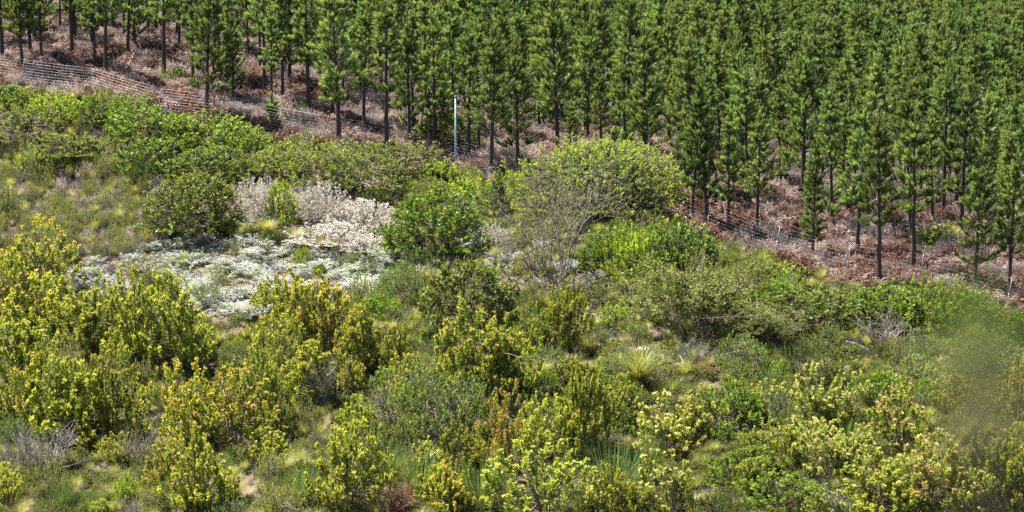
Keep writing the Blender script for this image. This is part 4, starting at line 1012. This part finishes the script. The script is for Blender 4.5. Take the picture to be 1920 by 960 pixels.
# ------------------------------------------------------------------ fallen wood, rocks
def branch(px, py, length, ang, rad, label, col=(.42, .39, .36), arms=3):
    r = np.random.default_rng(int(px)); p, D = hit(px, py); g = Geo()
    e = link('fallen_branch', None); e.location = p
    d = np.array([math.cos(ang), math.sin(ang), 0]); n = 7
    pts = np.array([d * (t - .5) * length for t in np.linspace(0, 1, n)]); pts += r.normal(0, .04, (n, 3))
    pts[:, 2] = [gz1(p[0] + a[0], p[1] + a[1]) - p[2] + .12 + .3 * k / n for k, a in enumerate(pts)]
    tube(g, pts, np.linspace(rad, rad * .4, n), col, 6); link('limb', g.mesh('limb', M_BARK, True), e)
    g = Geo()
    for k in range(arms):
        i = r.integers(2, n - 1); a = ang + r.choice([-1, 1]) * r.uniform(.4, 1)
        dd = np.array([math.cos(a), math.sin(a), r.uniform(.1, .8)]) * length * r.uniform(.2, .4)
        tube(g, [pts[i], pts[i] + dd * .5 + r.normal(0, .03, 3), pts[i] + dd], [rad * .5, rad * .35, rad * .15], col, 4)
    link('twigs', g.mesh('twigs', M_BARK), e); tag(e, label, 'branch', 'fallen branches')
branch(1285, 700, 1.9, 2.6, .045, 'pale fallen branch on the reddish litter right of centre')
branch(1375, 672, 1.8, .4, .03, 'thin pale dead branch lying right of the reddish litter')
branch(1600, 655, 1.6, 2.5, .07, 'weathered blue-grey log under the bare grey branches', (.17, .18, .20))
branch(1040, 548, 2.2, 2.7, .035, 'long grey stick on the litter below the twiggy shrub')
branch(668, 545, 1.8, 2.3, .04, 'grey dead branch at the lower end of the bracken patch', (.5, .48, .47))
branch(755, 262, 2.4, 1.9, .03, 'pale bent dead stem leaning behind the fence', (.6, .52, .42))
def rock(px, py, s, label):
    r = np.random.default_rng(int(px)); p, D = hit(px, py)
    th = np.linspace(0, math.pi, 7); ph = np.arange(9) * 2 * math.pi / 9
    V = np.array([[math.sin(t) * math.cos(f), math.sin(t) * math.sin(f), .65 * math.cos(t)] for t in th for f in ph])
    V *= s * (1 + r.normal(0, .12, (len(V), 1)))
    V[:9] = V[:9].mean(0); V[-9:] = V[-9:].mean(0)
    q = [(i * 9 + k, (i + 1) * 9 + k, (i + 1) * 9 + (k + 1) % 9, i * 9 + (k + 1) % 9) for i in range(6) for k in range(9)]
    g = Geo(); g.add(V, q=q, c=(.5, .5, .5)); o = link('rock', g.mesh('rock', M_ROCK)); o.location = (p[0], p[1], p[2] + s * .3)
    tag(o, label, 'rock', 'pale rocks')
rock(794, 512, .22, 'small white rock beside the dark round bush')
rock(1140, 752, .35, 'pale rock in a gap right of the tall pink-tipped conebush')
rock(815, 862, .4, 'pale grey rock above the orange-topped bottom conebush')
rock(1205, 668, .4, 'pale rock above the fountain of yellow-green grass')
# charred stump at the edge of the bracken
def stump():
    p, D = hit(118, 492); g = Geo()
    e = link('charred_stump', None); e.location = p
    tube(g, [(0, 0, -.1), (.02, 0, .3), (-.05, 0, .75), (-.08, .02, 1.0)], [.12, .09, .07, .02], (.02, .02, .022), 7); link('trunk', g.mesh('stump', M_BARK, True), e)
    g = Geo(); tube(g, [(0, 0, .2), (.2, 0, .05), (.42, .05, -.05)], [.07, .06, .03], (.02, .02, .022), 6); link('root', g.mesh('root', M_BARK, True), e)
    tag(e, 'black charred stump at the left edge of the silvery bracken', 'stump')
stump()

# ------------------------------------------------------------------ the out-of-focus shrub close to the lens
def near_shrub():
    y0 = 2.0; r = np.random.default_rng(900)
    base = np.array([.50, y0, 0.0]); base[2] = gz1(base[0], base[1])
    st, lf = Geo(), Geo()
    for px, py, dy, n in [(1838, 536, 0, 26), (1806, 562, .1, 22), (1866, 584, -.08, 20), (1782, 620, .12, 12), (1896, 630, .05, 12), (1840, 600, .2, 14)]:
        top = ray_point(px, py, y0 + dy) - base
        foot = np.array([r.normal(0, .04), r.normal(0, .04), -.1])
        c = bez(foot, np.array([top[0] * .35, top[1] * .5, top[2] * .6]), top, 12)
        tube(st, c, np.linspace(.005, .001, 12), (.12, .11, .06), 4)
        t = r.uniform(.93, 1, n); P = np.stack([np.interp(t, np.linspace(0, 1, 12), c[:, k]) for k in range(3)], 1)
        d = r.normal(0, .7, (n, 3)) + [0, 0, .6]
        tt = ((t - .93) / .07)[:, None]
        leaves(lf, P, d, .040 * r.uniform(.6, 1.2, n), .014, (np.array([.085, .065, .045]) * (1 - tt) + np.array([.07, .115, .014]) * tt) * (1 + r.uniform(-.3, .3, (n, 1))), r)
    put('near_shrub', [('stems', st.mesh('near_stems', M_BARK)), ('foliage', lf.mesh('near_foliage', M_LEAF))], base, 0, (1, 1, 1),
        'blurred out-of-focus green foliage close to the viewer at right', 'shrub')
near_shrub()
